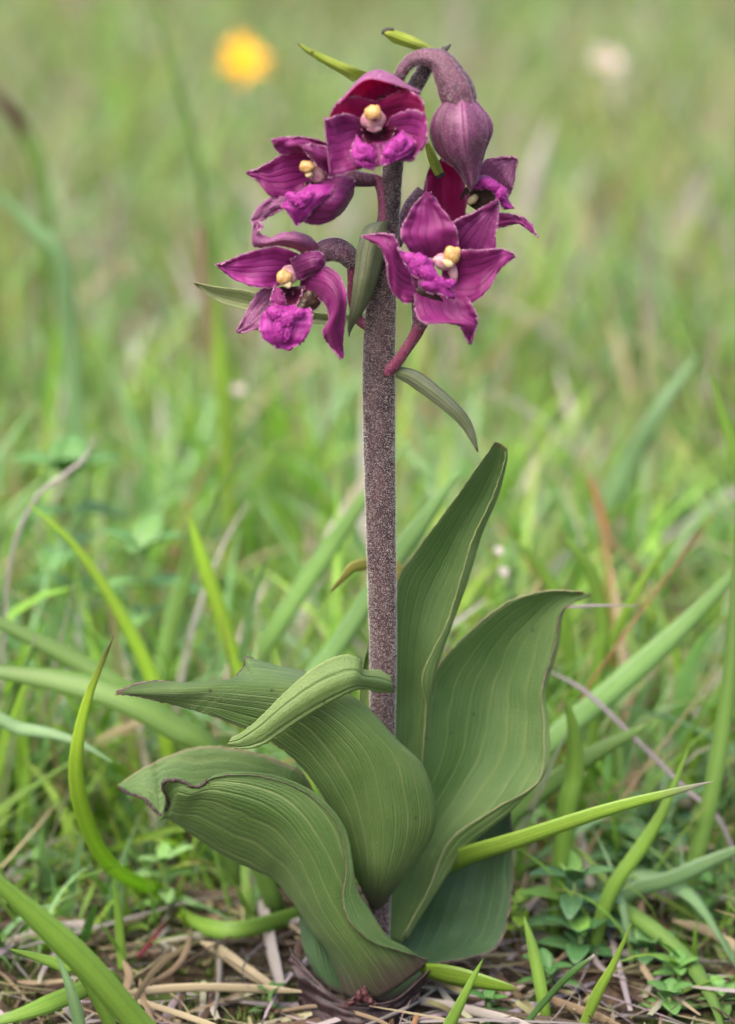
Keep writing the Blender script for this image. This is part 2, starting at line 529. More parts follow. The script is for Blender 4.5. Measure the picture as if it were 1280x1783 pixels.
def sheet(name, rows, mat, parent, back=None, nu=13, per=7, thick=.025, front=True, wav=0.0, wavs=3.0, jag=0.0, pleat=0.0, npleat=11, seed=None, off=(0, 0, 0)):
    """A leaf or petal lofted through rows of points; mat on the side that faces the lens (front) and back on the other."""
    c = rows3(rows) + np.array(off)
    nv = per * (len(c) - 1) + 1
    g = crom(c, nv)
    g = np.moveaxis(crom(np.moveaxis(g, 1, 0), nu), 0, 1)
    u = np.tile(np.linspace(0, 1, nu), (nv, 1))
    v = np.tile(np.linspace(0, 1, nv)[:, None], (1, nu))
    sd_ = random.random() * 100 if seed is None else seed
    if wav or jag:
        for i in range(nv):
            for j in range(nu):
                e = abs(u[i, j] - .5) * 2
                if wav:
                    g[i, j, 2] += wav * (.35 + .65 * e) * (mnoise.noise(Vector((u[i, j] * wavs * .7, v[i, j] * wavs, sd_))) + .55 * e * mnoise.noise(Vector((u[i, j] * 2, v[i, j] * wavs * 3.1, sd_ + 7))))
                    g[i, j, 1] += wav * 14 * e ** 4 * mnoise.noise(Vector((u[i, j] * 2, v[i, j] * wavs * 2.7, sd_ + 19)))
                if jag and j in (0, nu - 1):
                    g[i, j, :2] += (random.uniform(-jag, jag), random.uniform(-jag, jag))
    w_ = P(g)
    if pleat:
        nor = np.cross(np.gradient(w_, axis=1), np.gradient(w_, axis=0))
        nor /= np.linalg.norm(nor, axis=2)[:, :, None] + 1e-9
        amp = pleat * np.sin(u * math.pi * npleat * 2) * np.sin(np.clip(v, 0, 1) * math.pi) ** .5
        w_ = w_ + nor * amp[..., None]
    f = grid_faces(nv, nu)
    V = w_.reshape(-1, 3)
    nn = np.cross(V[f[:, 1]] - V[f[:, 0]], V[f[:, 2]] - V[f[:, 0]])
    to = CAM - V[f[:, 0]]
    facing = np.sum(nn * to) > 0
    if facing != front:
        f = f[:, ::-1]
    mats = [mat if not isinstance(mat, str) else MAT[mat]]
    if back:
        mats.append(MAT[back])
    o = mesh(name, V, f, mats, parent, np.stack([u, v], -1))
    md = o.modifiers.new('thickness', 'SOLIDIFY')
    md.thickness = thick * S
    md.offset = 0
    md.use_even_offset = False
    if back:
        md.material_offset = 1
    return o, w_


def margin(parent, w_, mat, r=.011, sides=(0, -1), tip=False, vr=(0.0, 1.0)):
    """The thickened hairy rim of a leaf, one part along the edge."""
    n = len(w_)
    a, b = int(vr[0] * (n - 1)), int(vr[1] * (n - 1)) + 1
    vs_, fs_, base = [], [], 0
    for s in sides:
        c = w_[a:b, s]
        m_ = len(c)
        if m_ < 4:
            continue
        c = crom(c, m_ * 2)
        rr = np.array([r * (.7 + .75 * abs(mnoise.noise(Vector(p * 6.0)))) for p in c])
        v = tubemesh(c, rr, 6)
        v += rng.normal(0, r * .22, v.shape)
        vs_.append(v.reshape(-1, 3))
        fs_.append(grid_faces(len(c), 6, True) + base)
        base += len(c) * 6
    return mesh('margin', np.concatenate(vs_), np.concatenate(fs_), MAT[mat], parent)


def blob(name, cpt, rx, ry, rz, mat, parent, rot=0.0, rough=0.0, rs=8.0, nu=18, nv=12, grow=None):
    """A rounded lump at picture place cpt; rx, ry in picture units, rz its depth; rough breaks up its skin."""
    if mat in ('cap', 'cream', 'column'):
        rx, ry, rz = rx * .76, ry * .76, rz * .6
        cpt = (cpt[0], cpt[1], cpt[2] + .10)
    c = P(np.array(cpt, float))
    k = .01 * (1 + cpt[2] / 48.3)
    th = np.linspace(0, math.pi, nv)
    ph = np.arange(nu) / nu * 2 * math.pi
    x = np.sin(th)[:, None] * np.cos(ph)[None]
    z = np.cos(th)[:, None] * np.ones(nu)[None]
    y = np.sin(th)[:, None] * np.sin(ph)[None]
    ca, sa = math.cos(math.radians(rot)), math.sin(math.radians(rot))
    q = np.stack([x * rx, y * rz, z * ry], -1)
    if grow:
        q = grow(q, np.stack([x, y, z], -1))
    if rough:
        sd_ = random.random() * 50
        for i in range(nv):
            for j in range(nu):
                d = Vector((x[i, j], y[i, j], z[i, j]))
                h = mnoise.noise(d * rs * .5 + Vector((sd_, 0, 0))) * .6 + mnoise.noise(d * rs * 1.3 + Vector((0, sd_, 0))) * .5
                q[i, j] *= 1 + rough * h
    if mat in ('cap', 'cream', 'column') and not rough:
        q = q * (1 - .20 * np.exp(-(x / .22) ** 2)[..., None] * (z > -.2)[..., None] * .6)
        for i in range(nv):
            for j in range(nu):
                q[i, j] *= 1 + .22 * mnoise.noise(Vector((x[i, j] * 1.7 + cpt[0], y[i, j] * 1.7, z[i, j] * 1.7 + cpt[1])))
    V = np.stack([q[..., 0] * ca - q[..., 2] * sa, q[..., 1], q[..., 0] * sa + q[..., 2] * ca], -1) * k + c
    f = grid_faces(nv, nu, True)
    u = np.tile(ph / (2 * math.pi), (nv, 1))
    v = np.tile((th / math.pi)[:, None], (1, nu))
    return mesh(name, V, f[:, ::-1], MAT[mat], parent, np.stack([u, v], -1))


def ribbon(c, wd, roll, fold, n=26, taper=.45, basew=.75, tipw=0.0, across=3):
    """Grass blade: centre line c in cm (m,3), width wd cm, roll degrees about its length, fold = depth of the V."""
    q = crom(c, n)
    t = np.gradient(q, axis=0)
    t /= np.linalg.norm(t, axis=1)[:, None] + 1e-9
    view = np.array([0, 1.0, -.25])
    s = np.cross(t, view)
    s /= np.linalg.norm(s, axis=1)[:, None] + 1e-9
    o = np.cross(s, t)
    x = np.linspace(0, 1, n)
    rl = np.radians(np.interp(x, np.linspace(0, 1, len(roll)), roll))[:, None]
    s, o = s * np.cos(rl) + o * np.sin(rl), o * np.cos(rl) - s * np.sin(rl)
    prof = np.minimum(1, basew + (1 - basew) * x / .25) * np.clip((1 - x) / taper, 0, 1) ** .7
    prof = np.maximum(prof, tipw)
    h = (wd / 2 * prof)[:, None]
    us = np.linspace(-1, 1, across)
    return np.stack([q + s * h * a - o * h * fold * (1 - abs(a)) for a in us], 1), x


GREEN = dict(bright=(.18, .31, .050), yellow=(.22, .345, .050), mid=(.135, .24, .055), blue=(.18, .30, .14), deep=(.070, .155, .040),
             straw=(.32, .26, .165), tan=(.22, .155, .095), grey=(.33, .29, .275), mauve=(.30, .245, .27), rust=(.28, .14, .06), brown=(.085, .05, .032), red=(.18, .025, .04))


def blade(name, label, category, pts, width, colour, group=None, roll=(0,), fold=.16, taper=.5, tip=None, mat='grass', basew=.75, tipw=0.0, root=True, n=28, midrib=True, kind=None, tipfrom=.86):
    """A single grass leaf through picture points (x, y, depth), root first."""
    c = P(np.array(pts, float))
    if root and c[0][2] > .1:
        d = c[0] - c[1]
        d = d / (np.linalg.norm(d) + 1e-9)
        h = c[0][2]
        foot = c[0] + np.array([d[0] * .5 * h, d[1] * .5 * h, -h - .15])
        c = np.concatenate([[foot], c])
    k = 1 + np.mean([p[2] for p in pts]) / 48.3
    v, x = ribbon(c, width * (.0112 if k < 1.06 else .0092) * k, roll, fold, n, taper, basew, tipw, 5)
    base = np.array(GREEN[colour] if isinstance(colour, str) else colour)
    cc = np.tile(base, (n, 5, 1)).astype(float)
    if midrib:
        cc[:, 2] = cc[:, 2] * np.array([1.25, 1.2, 1.15])
    cc *= (1 + .12 * np.sin(x * 9 + random.random() * 6))[:, None, None]
    if tip:
        tt = np.clip((x - tipfrom) / .12, 0, 1)[:, None, None]
        cc = cc * (1 - tt) + np.array(GREEN[tip]) * tt
    u = np.tile(np.linspace(0, 1, 5), (n, 1))
    vv = np.tile(x[:, None], (1, 5))
    o = mesh(name, v, grid_faces(n, 5), MAT[mat], None, np.stack([u, vv], -1), cc)
    md = o.modifiers.new('thickness', 'SOLIDIFY')
    md.thickness = .014 * S
    md.offset = 0
    return prop(o, label, category, group, kind)


# ------------------------------------------------------------------ the ground
def ground_z(x, y):
    z = .35 * mnoise.noise(Vector((x * .11, y * .11, 3.1))) + .16 * mnoise.noise(Vector((x * .55, y * .55, 7.7)))
    z += .06 * mnoise.noise(Vector((x * 1.9, y * 1.9, 1.3)))
    r = math.hypot(x, y)
    if r > 60:
        z += min(1, (r - 60) / 200) * 3.0 * mnoise.noise(Vector((x * .012, y * .012, 9)))
    return z - .25


def build_ground():
    a = np.concatenate([-np.geomspace(40, 20000, 28)[::-1], np.linspace(-38, 38, 153), np.geomspace(40, 20000, 28)])
    b = np.concatenate([-np.geomspace(30, 20000, 26)[::-1], np.linspace(-28, 60, 150), np.geomspace(62, 20000, 36)])
    X, Y = np.meshgrid(a, b)
    Z = np.zeros_like(X)
    for i in range(X.shape[0]):
        for j in range(X.shape[1]):
            Z[i, j] = ground_z(X[i, j], Y[i, j])
    m, nt = begin('turf_soil')
    n1 = objnoise(nt, 55, 5, .65)
    n2 = objnoise(nt, 420, 4, .7)
    n3 = objnoise(nt, 9, 3)
    soil = mixc(nt, step(nt, n2, .3, .7), (.026, .017, .011), (.085, .058, .038))
    mossc = mixc(nt, step(nt, n2, .3, .7), (.030, .055, .010), (.075, .11, .022))
    col = mixc(nt, step(nt, n1, .50, .62), soil, mossc)
    g = N(nt, 'NewGeometry')
    sp = N(nt, 'SeparateXYZ', {0: g.outputs['Position']})
    far = step(nt, M(nt, 'ADD', sp.outputs[1], M(nt, 'MULTIPLY', n3, .3)), .25, 1.2)
    meadow = mixc(nt, step(nt, objnoise(nt, 26, 5, .7), .35, .65), (.17, .22, .08), (.32, .32, .18))
    col = mixc(nt, M(nt, 'MULTIPLY', far, .85), col, meadow)
    finish(nt, col, .85, .2, n2, bdist=.002, bstr=.9)
    o = mesh('ground', np.stack([X, Y, Z], -1), grid_faces(len(b), len(a)), m, None, base=(0, 0, 0))
    o['kind'] = 'structure'


build_ground()


# ------------------------------------------------------------------ turf in the mass
def field(name, n, region, length, width, colours, weights, lean=(.05, .55), curl=(.2, 1.3), seg=7, mat='grass', label='', category='grass', tuft=6, tuftr=1.2, flat=False, tipdead=.25, keepout=True, across=3, seed=0, height=None, dens=None, gain=1.0):
    """Grass too thick to count: n blades in tufts over region (x half-width at y, y0, y1)."""
    r = np.random.default_rng(seed + 100)
    y0, y1, hw = region
    nt_ = max(1, n // tuft)
    ty = y0 + (y1 - y0) * r.random(nt_ * 3) ** (1.0 if dens is None else dens)
    tx = r.uniform(-1, 1, nt_ * 3) * hw(ty)
    if keepout:
        cl = np.array([mnoise.noise(Vector((a * .16, b * .16, 4.4 + seed))) for a, b in zip(tx, ty)])
        ok = cl > -.22
        tx, ty = tx[ok], ty[ok]
    tx, ty = tx[:nt_], ty[:nt_]
    k = np.repeat(np.arange(len(tx)), tuft)
    m_ = len(k)
    x = tx[k] + r.normal(0, tuftr, m_)
    y = ty[k] + r.normal(0, tuftr, m_)
    if keepout:                              # leave the orchid's own spot open
        ok = (np.hypot(x * .8, y * 1.0) > 2.6) & ~((np.abs(x) < 4.4) & (y < 3.4)) & ~((y < 1.5) & (x < 4.4) & (x > -9))
        x, y, k = x[ok], y[ok], k[ok]
        m_ = len(x)
    z = np.array([ground_z(a, b) for a, b in zip(x, y)])
    L = r.uniform(length[0], length[1], m_) * (.75 + .5 * r.random(len(tx))[k])
    if height is not None:
        L = L * height(y)
    W = r.uniform(width[0], width[1], m_)
    az = r.uniform(0, 2 * math.pi, m_)
    th0 = r.uniform(lean[0], lean[1], m_)
    ku = r.uniform(curl[0], curl[1], m_)
    if flat:
        th0 = r.normal(math.pi / 2, .13, m_)
        ku = r.normal(0, .25, m_)
    wander = r.normal(0, .5, m_)
    s = np.linspace(0, 1, seg + 1)
    th = th0[:, None] + ku[:, None] * s[None] ** 1.6
    a2 = az[:, None] + wander[:, None] * s[None] * (2.2 if flat else 1)
    dx, dy, dz = np.sin(th) * np.cos(a2), np.sin(th) * np.sin(a2), np.cos(th)
    d = np.stack([dx, dy, dz], -1)
    c = np.concatenate([np.zeros((m_, 1, 3)), np.cumsum((d[:, :-1] + d[:, 1:]) / 2 * (L / seg)[:, None, None], 1)], 1)
    c += np.stack([x, y, z - (0 if flat else .15)], -1)[:, None]
    if flat:
        c[:, :, 2] += r.uniform(.05, .45, m_)[:, None]
        c[:, :, 2] = np.minimum(c[:, :, 2], z[:, None] + .3 + .5 * r.random(m_)[:, None] ** 2)
        c[:, :, 2] = np.maximum(c[:, :, 2], z[:, None] + .03)
    side = np.stack([-np.sin(a2), np.cos(a2), 0 * a2], -1)
    tw = (r.normal(0, .5, m_)[:, None] + r.normal(0, .7, m_)[:, None] * s[None])[..., None]
    up = np.cross(side, d)
    side = side * np.cos(tw) + up * np.sin(tw)
    nor = np.cross(side, d)
    prof = np.minimum(1, .65 + 1.4 * s) * np.clip((1.03 - s) / .55, 0.05, 1) ** .8
    if flat:
        prof = np.minimum(1, .8 + s) * np.clip((1.08 - s) / .25, .2, 1)
    h = (W / 2)[:, None] * prof[None]
    us = np.linspace(-1, 1, across)
    v = np.stack([c + side * (h * a)[..., None] - nor * (h * .35 * (1 - abs(a)))[..., None] for a in us], 2)
    ct = r.choice(len(colours), len(tx), p=np.array(weights) / sum(weights))
    ci = np.where(r.random(m_) < .62, ct[k], r.choice(len(colours), m_, p=np.array(weights) / sum(weights)))
    cb = np.array([GREEN[q] for q in colours])[ci]
    cb = np.minimum(cb * gain, .75) * r.uniform(.72, 1.22, (m_, 1)) * r.uniform(.93, 1.07, (m_, 3))
    cc = cb[:, None] * np.ones((1, seg + 1, 1))
    paleb = np.clip(1 - s / .22, 0, 1)[None, :, None] * .5
    cc = cc * (1 - paleb) + np.array([.34, .36, .16]) * paleb
    dead = (r.random(m_) < tipdead)[:, None, None] * np.clip((s - .8) / .18, 0, 1)[None, :, None]
    cc = cc * (1 - dead) + np.array([.36, .24, .12]) * dead
    col = np.repeat(cc[:, :, None], across, 2)
    st = np.stack(np.broadcast_arrays(((us + 1) / 2)[None, None, :], s[None, :, None] + 0 * x[:, None, None]), -1)
    g = grid_faces(seg + 1, across)
    F = (g[None] + (np.arange(m_) * (seg + 1) * across)[:, None, None]).reshape(-1, 4)
    o = mesh(name, v, F, MAT[mat], None, st, col, base=(0, 0, 0))
    return prop(o, label, category, None, 'stuff')


def cone(y):
    return 9.5 + (y + 12) * .20 + np.maximum(0, y) * .06


LIVE = ['bright', 'yellow', 'mid', 'blue', 'deep', 'straw', 'grey']
MIX = LIVE + ['mauve', 'tan']
field('meadow_grass', 3600, (8, 40, cone), (3.0, 7.5), (.14, .38), MIX, [5, 3, 3, 6, .6, 1.5, 1.2, .8, .7], label='thick green turf rising behind the orchid', seed=1, tuft=6, seg=8, gain=1.32)
field('turf_grass', 5200, (6, 36, cone), (2.0, 6.0), (.06, .19), MIX, [5, 3, 3, 6, .6, 2.0, 1.6, 1.2, .8], label='fine straight blades mixed through the turf behind the orchid', seed=21, tuft=4, tuftr=1.4, seg=6, lean=(.1, 1.0), curl=(0, .7), gain=1.32)
field('meadow_grass', 11500, (38, 150, cone), (4.0, 8.5), (.16, .42), MIX, [4, 3.2, 3, 5.5, .8, 4.0, 3.2, 1.8, 1.8], label='pale blurred sward farther up the meadow', seed=2, tuft=7, tuftr=1.6, gain=1.12)
field('meadow_grass', 14000, (145, 420, lambda y: 25 + y * .33), (5, 9.5), (.32, .7), LIVE + ['mauve', 'tan', 'brown'], [2.6, 2.4, 2.2, 3.4, 1.2, 4.2, 3.2, 2.0, 2.0, 1.2], label='distant olive and straw coloured sward at the top of the slope', seed=3, tuft=12, tuftr=2.6, seg=5, gain=.92)
field('short_grass', 2400, (.8, 17, cone), (1.0, 3.4), (.07, .22), LIVE, [5, 3, 4, 3, 2, 1, .3], label='short sparse grass shoots among dead stalks round the orchid', seed=4, tuft=4, tuftr=.9, lean=(.1, .9))
field('dead_grass', 4200, (-6, 34, cone), (1.0, 5.5), (.025, .14), ['straw', 'tan', 'grey', 'mauve', 'brown'], [1.6, 3, 2, 2, 5.0], label='matted dead grass stalks lying over the soil', category='dead grass', seed=5, tuft=3, tuftr=1.6, flat=True, mat='straw', keepout=False, tipdead=0, gain=.72)
field('fine_grass', 1600, (24, 170, cone), (6, 11), (.04, .11), ['straw', 'mauve', 'tan', 'mid', 'brown'], [3, 2, 2, 2, 1], label='thin dry bents and stalks standing in the sward', seed=6, tuft=3, tuftr=2.5, lean=(0, .35), curl=(0, .6), mat='straw')


def ovate(n_, along=6):
    """An ovate leaflet 1 long and 1 wide in x/y, slightly dished."""
    t = np.linspace(0, 1, along)
    wv = np.sin(math.pi * np.clip(t * .93 + .05, 0, 1)) ** .8 * .5
    v = np.stack([np.stack([wv * a, t, .16 * abs(a) * wv * 2 - .25 * t * t], -1) for a in (-1, 0, 1)], 1)
    return v


def leaflets(name, n, region, size, colours, label, category, seed, asp=.5, zup=(.2, 2.2), elev=(-.1, .9), mat='herb', keepout=True, along=6):
    r = np.random.default_rng(seed + 500)
    y0, y1, hw = region
    base = ovate(0, along)
    # rosettes: several leaflets round one stalk
    R_ = n // 6
    ry = r.uniform(y0, y1, R_ * 2)
    rx = r.uniform(-1, 1, R_ * 2) * hw(ry)
    cl = np.array([mnoise.noise(Vector((a * .13, b * .13, 14 + seed))) for a, b in zip(rx, ry)])
    ok = cl > 0.02
    if keepout:
        ok &= ~((np.abs(rx) < 5.2) & (ry < 3.5)) & (np.hypot(rx, ry) > 2.8)
    rx, ry = rx[ok][:R_], ry[ok][:R_]
    k = np.repeat(np.arange(len(rx)), 6)
    m_ = len(k)
    az = np.tile(np.arange(6) * (math.pi * 2 / 6), len(rx)) + r.normal(0, .4, m_) + r.uniform(0, 6, len(rx))[k]
    el = r.uniform(elev[0], elev[1], m_)
    sz = r.uniform(size[0], size[1], m_)
    zz = np.array([ground_z(a, b) for a, b in zip(rx, ry)])[k] + r.uniform(zup[0], zup[1], len(rx))[k] * r.uniform(.6, 1, m_)
    f_ = np.stack([np.cos(az) * np.cos(el), np.sin(az) * np.cos(el), np.sin(el)], -1)
    s_ = np.stack([-np.sin(az), np.cos(az), 0 * az], -1)
    u_ = np.cross(s_, f_)
    b = base.reshape(-1, 3)
    V = (np.stack([rx[k], ry[k], zz], -1)[:, None] + sz[:, None, None] * (b[None, :, 1:2] * f_[:, None] + asp * b[None, :, 0:1] * s_[:, None] - b[None, :, 2:3] * u_[:, None] * -1))
    cb = np.array([GREEN[q] if isinstance(q, str) else q for q in colours])[r.integers(0, len(colours), m_)] * r.uniform(.75, 1.2, (m_, 1))
    col = np.repeat(cb[:, None], len(b), 1)
    st = np.tile(np.stack(np.broadcast_arrays(np.array([0, .5, 1])[None, :], np.linspace(0, 1, along)[:, None]), -1).reshape(-1, 2), (m_, 1))
    g = grid_faces(along, 3)
    F = (g[None] + (np.arange(m_) * len(b))[:, None, None]).reshape(-1, 4)
    o = mesh(name, V, F, MAT[mat], None, st, col, base=(0, 0, 0))
    return prop(o, label, category, None, 'stuff')


leaflets('ground_cover', 2400, (3, 34, cone), (.45, 1.1), [(.09, .20, .07), (.13, .26, .06), (.07, .16, .05)], 'low leafy herbs creeping through the turf', 'herbs', 1, zup=(.1, 2.6))
leaflets('moss', 16000, (-5, 16, cone), (.10, .24), [(.05, .085, .012), (.085, .12, .02), (.035, .05, .012), (.09, .05, .02)], 'dark moss growing over the soil between dead stalks', 'moss', 2, asp=.3, zup=(0, .12), elev=(.3, 1.4), mat='moss', keepout=False, along=3)

# ------------------------------------------------------------------ the orchid
foot = P((658, 1745, 0.0))
orchid = holder('orchid', (foot[0], 0, 0))
prop(orchid, 'dark red orchid with hairy purple stem, pleated leaves and magenta flowers', 'orchid')

stem, sv = tube('stem', [(655, 1765, 0, 21.0), (658, 1640, 0, 20.1), (663, 1450, 0, 21.0), (665, 1300, 0, 22.4), (667, 1150, 0, 22.9), (665, 1000, 0, 24.8), (662, 850, 0, 26.3), (660, 720, 0, 27.7),
                         (660, 620, 0, 27.2), (664, 520, 0, 24.8), (671, 430, 0, 21.0), (679, 350, .02, 17.7), (685, 285, .05, 16.7), (696, 222, .1, 15.3), (711, 172, .1, 14.3), (730, 137, .08, 13.4), (749, 108, .05, 11.5), (764, 95, .02, 5.7)],
                MAT['stem'], orchid, n=150, nu=20, jitter=.012)
hairs('stem_hair', sv, stem, 2100, .036, .0027)


def leaf(name, rows, mat, back='leaf_back', mg='margin_tan', nu=33, per=9, thick=.016, wav=.10, wavs=3.5, pleat=.006, npleat=11, sides=(0, -1), front=True, vr=(0.02, 1.0), r=.0075, label=None):
    o, w_ = sheet(name, rows, mat, orchid, back, nu, per, thick, front, wav, wavs, .8, pleat, npleat)
    if mg:
        margin(o, w_, mg, r, sides, vr=vr)
    if label:
        o['label'] = label
    return o, w_


# upright narrow leaf beside the stem
leaf('leaf', [
    [(682, 1345, .20), (708, 1350, .45), (732, 1345, .40), (734, 1343, .36)],
    [(684, 1240, .30), (715, 1245, .60), (744, 1238, .50), (741, 1234, .40)],
    [(682, 1130, .35), (722, 1140, .75), (761, 1160, .50), (736, 1172, .30)],
    [(690, 1020, .40), (740, 1050, .85), (786, 1083, .60), (776, 1090, .42)],
    [(722, 962, .45), (770, 985, .90), (813, 1010, .65), (800, 1015, .45)],
    [(769, 899, .50), (803, 920, .90), (838, 930, .70), (823, 938, .50)],
    [(802, 853, .55), (832, 868, .90), (865, 866, .75), (856, 868, .60)],
    [(836, 806, .60), (858, 812, .85), (881, 805, .75), (877, 808, .65)],
    [(860, 770, .65), (868, 771, .75), (882, 781, .75), (880, 786, .70)]], 'leaf', mg='margin_green', label='narrow upright leaf clasping the stem')

# broad leaf with a withered, bitten tip
el, ew = leaf('leaf', [
    [(676, 1635, .05), (690, 1640, .10), (706, 1638, .05), (700, 1632, -.02)],
    [(680, 1540, .25), (715, 1555, .45), (754, 1561, .30), (746, 1550, .10)],
    [(692, 1450, .45), (745, 1470, .85), (812, 1478, .50), (783, 1464, .22)],
    [(712, 1370, .60), (790, 1392, 1.15), (890, 1408, .60), (862, 1407, .30)],
    [(735, 1285, .80), (835, 1310, 1.40), (944, 1335, .85), (938, 1358, .55)],
    [(748, 1215, .95), (850, 1240, 1.55), (949, 1265, 1.05), (947, 1262, .90)],
    [(760, 1166, 1.05), (862, 1188, 1.60), (944, 1200, 1.20), (943, 1202, 1.05)],
    [(811, 1106, 1.15), (885, 1125, 1.60), (965, 1130, 1.30), (966, 1128, 1.20)],
    [(878, 1052, 1.25), (928, 1075, 1.55), (977, 1068, 1.35), (975, 1072, 1.30)],
    [(946, 1030, 1.30), (968, 1043, 1.45), (996, 1049, 1.40), (994, 1052, 1.35)],
    [(1012, 1030, 1.35), (1020, 1034, 1.40), (1028, 1034, 1.42), (1027, 1037, 1.40)]], 'leaf', mg='margin_tan', wavs=3, label='broad leaf with a withered pointed tip')
margin(el, ew, 'margin_dark', .014, (-1,), vr=(.62, 1))
margin(el, ew, 'margin_tan', .012, (0,), vr=(.75, 1))

# arched leaf whose tip reaches out sideways
bl, bw = leaf('leaf', [
    [(644, 1578, -.25), (655, 1584, -.32), (669, 1574, -.28), (668, 1570, -.15)],
    [(614, 1512, -.45), (663, 1518, -.85), (708, 1518, -.55), (706, 1512, -.35)],
    [(594, 1450, -.60), (668, 1442, -1.05), (745, 1460, -.75), (742, 1450, -.40)],
    [(572, 1402, -.70), (660, 1372, -1.15), (753, 1408, -.85), (748, 1400, -.40)],
    [(546, 1362, -.80), (640, 1312, -1.2), (732, 1335, -.90), (725, 1330, -.40)],
    [(512, 1322, -.85), (600, 1264, -1.2), (687, 1288, -1.00), (680, 1287, -.45)],
    [(470, 1290, -.90), (545, 1230, -1.18), (625, 1224, -1.00), (615, 1222, -.40)],
    [(420, 1266, -.90), (480, 1214, -1.12), (550, 1196, -1.00), (545, 1176, -.30)],
    [(385, 1252, -.87), (430, 1209, -1.08), (485, 1186, -.97), (474, 1157, -.27)],
    [(362, 1244, -.85), (405, 1206, -1.05), (448, 1184, -.95), (431, 1145, -.25)],
    [(352, 1241, -.85), (395, 1206, -1.04), (436, 1184, -.95), (426, 1160, -.30)],
    [(342, 1238, -.84), (382, 1206, -1.02), (424, 1184, -.94), (416, 1172, -.45)],
    [(330, 1235, -.82), (365, 1205, -1.0), (405, 1185, -.92), (398, 1185, -.70)],
    [(290, 1224, -.78), (310, 1206, -.98), (330, 1190, -.85), (330, 1190, -.70)],
    [(240, 1212, -.70), (250, 1205, -.78), (264, 1192, -.72), (262, 1186, -.66)],
    [(201, 1208, -.62), (202, 1206, -.64), (203, 1205, -.62), (203, 1204, -.62)]], 'leaf_fine', mg='margin_tan', npleat=15, wav=.07, label='arching pleated leaf stretched out to a thin tip')
margin(bl, bw, 'margin_bite', .022, (-1,), vr=(.58, .76))
margin(bl, bw, 'margin_dark', .020, (-1, 0), vr=(.88, 1))

# small pale leaf curled at its base
leaf('leaf', [
    [(686, 1204, -.28), (683, 1192, -.42), (680, 1178, -.30)],
    [(662, 1206, -.55), (660, 1186, -.85), (658, 1166, -.55)],
    [(636, 1200, -1.1), (634, 1182, -1.3), (634, 1166, -1.1)],
    [(612, 1204, -1.47), (616, 1176, -1.51), (624, 1146, -1.30)],
    [(575, 1224, -1.53), (582, 1186, -1.59), (592, 1141, -1.38)],
    [(530, 1250, -1.57), (536, 1210, -1.63), (546, 1163, -1.47)],
    [(490, 1277, -1.59), (490, 1242, -1.64), (496, 1206, -1.51)],
    [(456, 1298, -1.61), (452, 1272, -1.63), (456, 1247, -1.54)],
    [(424, 1304, -1.61), (420, 1290, -1.62), (424, 1274, -1.57)],
    [(394, 1298, -1.60), (396, 1295, -1.61), (402, 1286, -1.59)]], 'leaf_pale', back='leaf_pale', mg='margin_green', nu=17, npleat=3, pleat=.004, wav=.03, label='small pale leaf curling away from the stem')

# folded leaf with bites taken out of its end
fold_rows = [
    [(560, 1690, .20), (612, 1738, -.70), (665, 1735, -.95), (738, 1684, -.70), (743, 1670, -.68)],
    [(560, 1640, .40), (583, 1672, -.50), (628, 1672, -1.10), (702, 1650, -.85), (692, 1654, -1.00)],
    [(560, 1590, .50), (545, 1625, -.40), (592, 1622, -1.20), (673, 1630, -1.00), (648, 1640, -1.22)],
    [(560, 1530, .60), (525, 1592, -.30), (567, 1575, -1.22), (647, 1590, -1.10), (608, 1604, -1.42)],
    [(560, 1460, .70), (482, 1535, -.20), (537, 1500, -1.22), (619, 1545, -1.20), (597, 1560, -1.42)],
    [(555, 1400, .70), (445, 1515, -.20), (512, 1460, -1.22), (608, 1498, -1.25), (603, 1512, -1.36)],
    [(527, 1346, .70), (410, 1498, -.20), (480, 1428, -1.22), (592, 1439, -1.25), (590, 1442, -1.30)],
    [(490, 1326, .70), (378, 1480, -.20), (442, 1408, -1.20), (545, 1385, -1.22), (543, 1387, -1.28)],
    [(442, 1310, .65), (352, 1463, -.20), (404, 1396, -1.15), (480, 1355, -1.20), (478, 1357, -1.25)],
    [(391, 1301, .60), (328, 1447, -.20), (370, 1388, -1.10), (420, 1347, -1.15), (418, 1349, -1.20)],
    [(358, 1300, .55), (314, 1437, -.20), (348, 1386, -1.05), (376, 1351, -1.10), (372, 1354, -1.14)],
    [(330, 1304, .50), (304, 1430, -.20), (326, 1390, -1.00), (348, 1366, -1.05), (344, 1370, -1.08)],
    [(300, 1314, .45), (296, 1424, -.20), (306, 1390, -.90), (316, 1357, -1.00), (312, 1358, -1.02)],
    [(280, 1322, .42), (287, 1420, -.20), (296, 1402, -.60), (294, 1366, -.95), (290, 1359, -.97)],
    [(272, 1326, .40), (280, 1421, -.20), (286, 1412, -.45), (289, 1384, -.80), (284, 1370, -.90)],
    [(266, 1329, .38), (277, 1421, -.20), (282, 1417, -.30), (290, 1404, -.55), (292, 1396, -.65)],
    [(258, 1333, .37), (274, 1418, -.18), (276, 1418, -.20), (279, 1419, -.22), (281, 1419, -.24)],
    [(246, 1340, .35), (262, 1402, -.12), (262, 1402, -.12), (263, 1403, -.13), (263, 1403, -.13)],
    [(228, 1352, .32), (246, 1387, 0.0), (246, 1387, 0.0), (247, 1388, -.01), (247, 1388, -.01)],
    [(207, 1367, .28), (222, 1381, .15), (222, 1381, .15), (223, 1381, .15), (223, 1381, .15)],
    [(206, 1368, .28), (208, 1370, .25), (208, 1370, .25), (208, 1371, .25), (208, 1371, .25)]]
ff, fw = leaf('leaf', fold_rows, 'leaf_fine', back='leaf', mg=None, nu=45, npleat=17, wav=.05, label='folded leaf with bites eaten out of its end')
margin(ff, fw, 'margin_tan', .009, (0,))
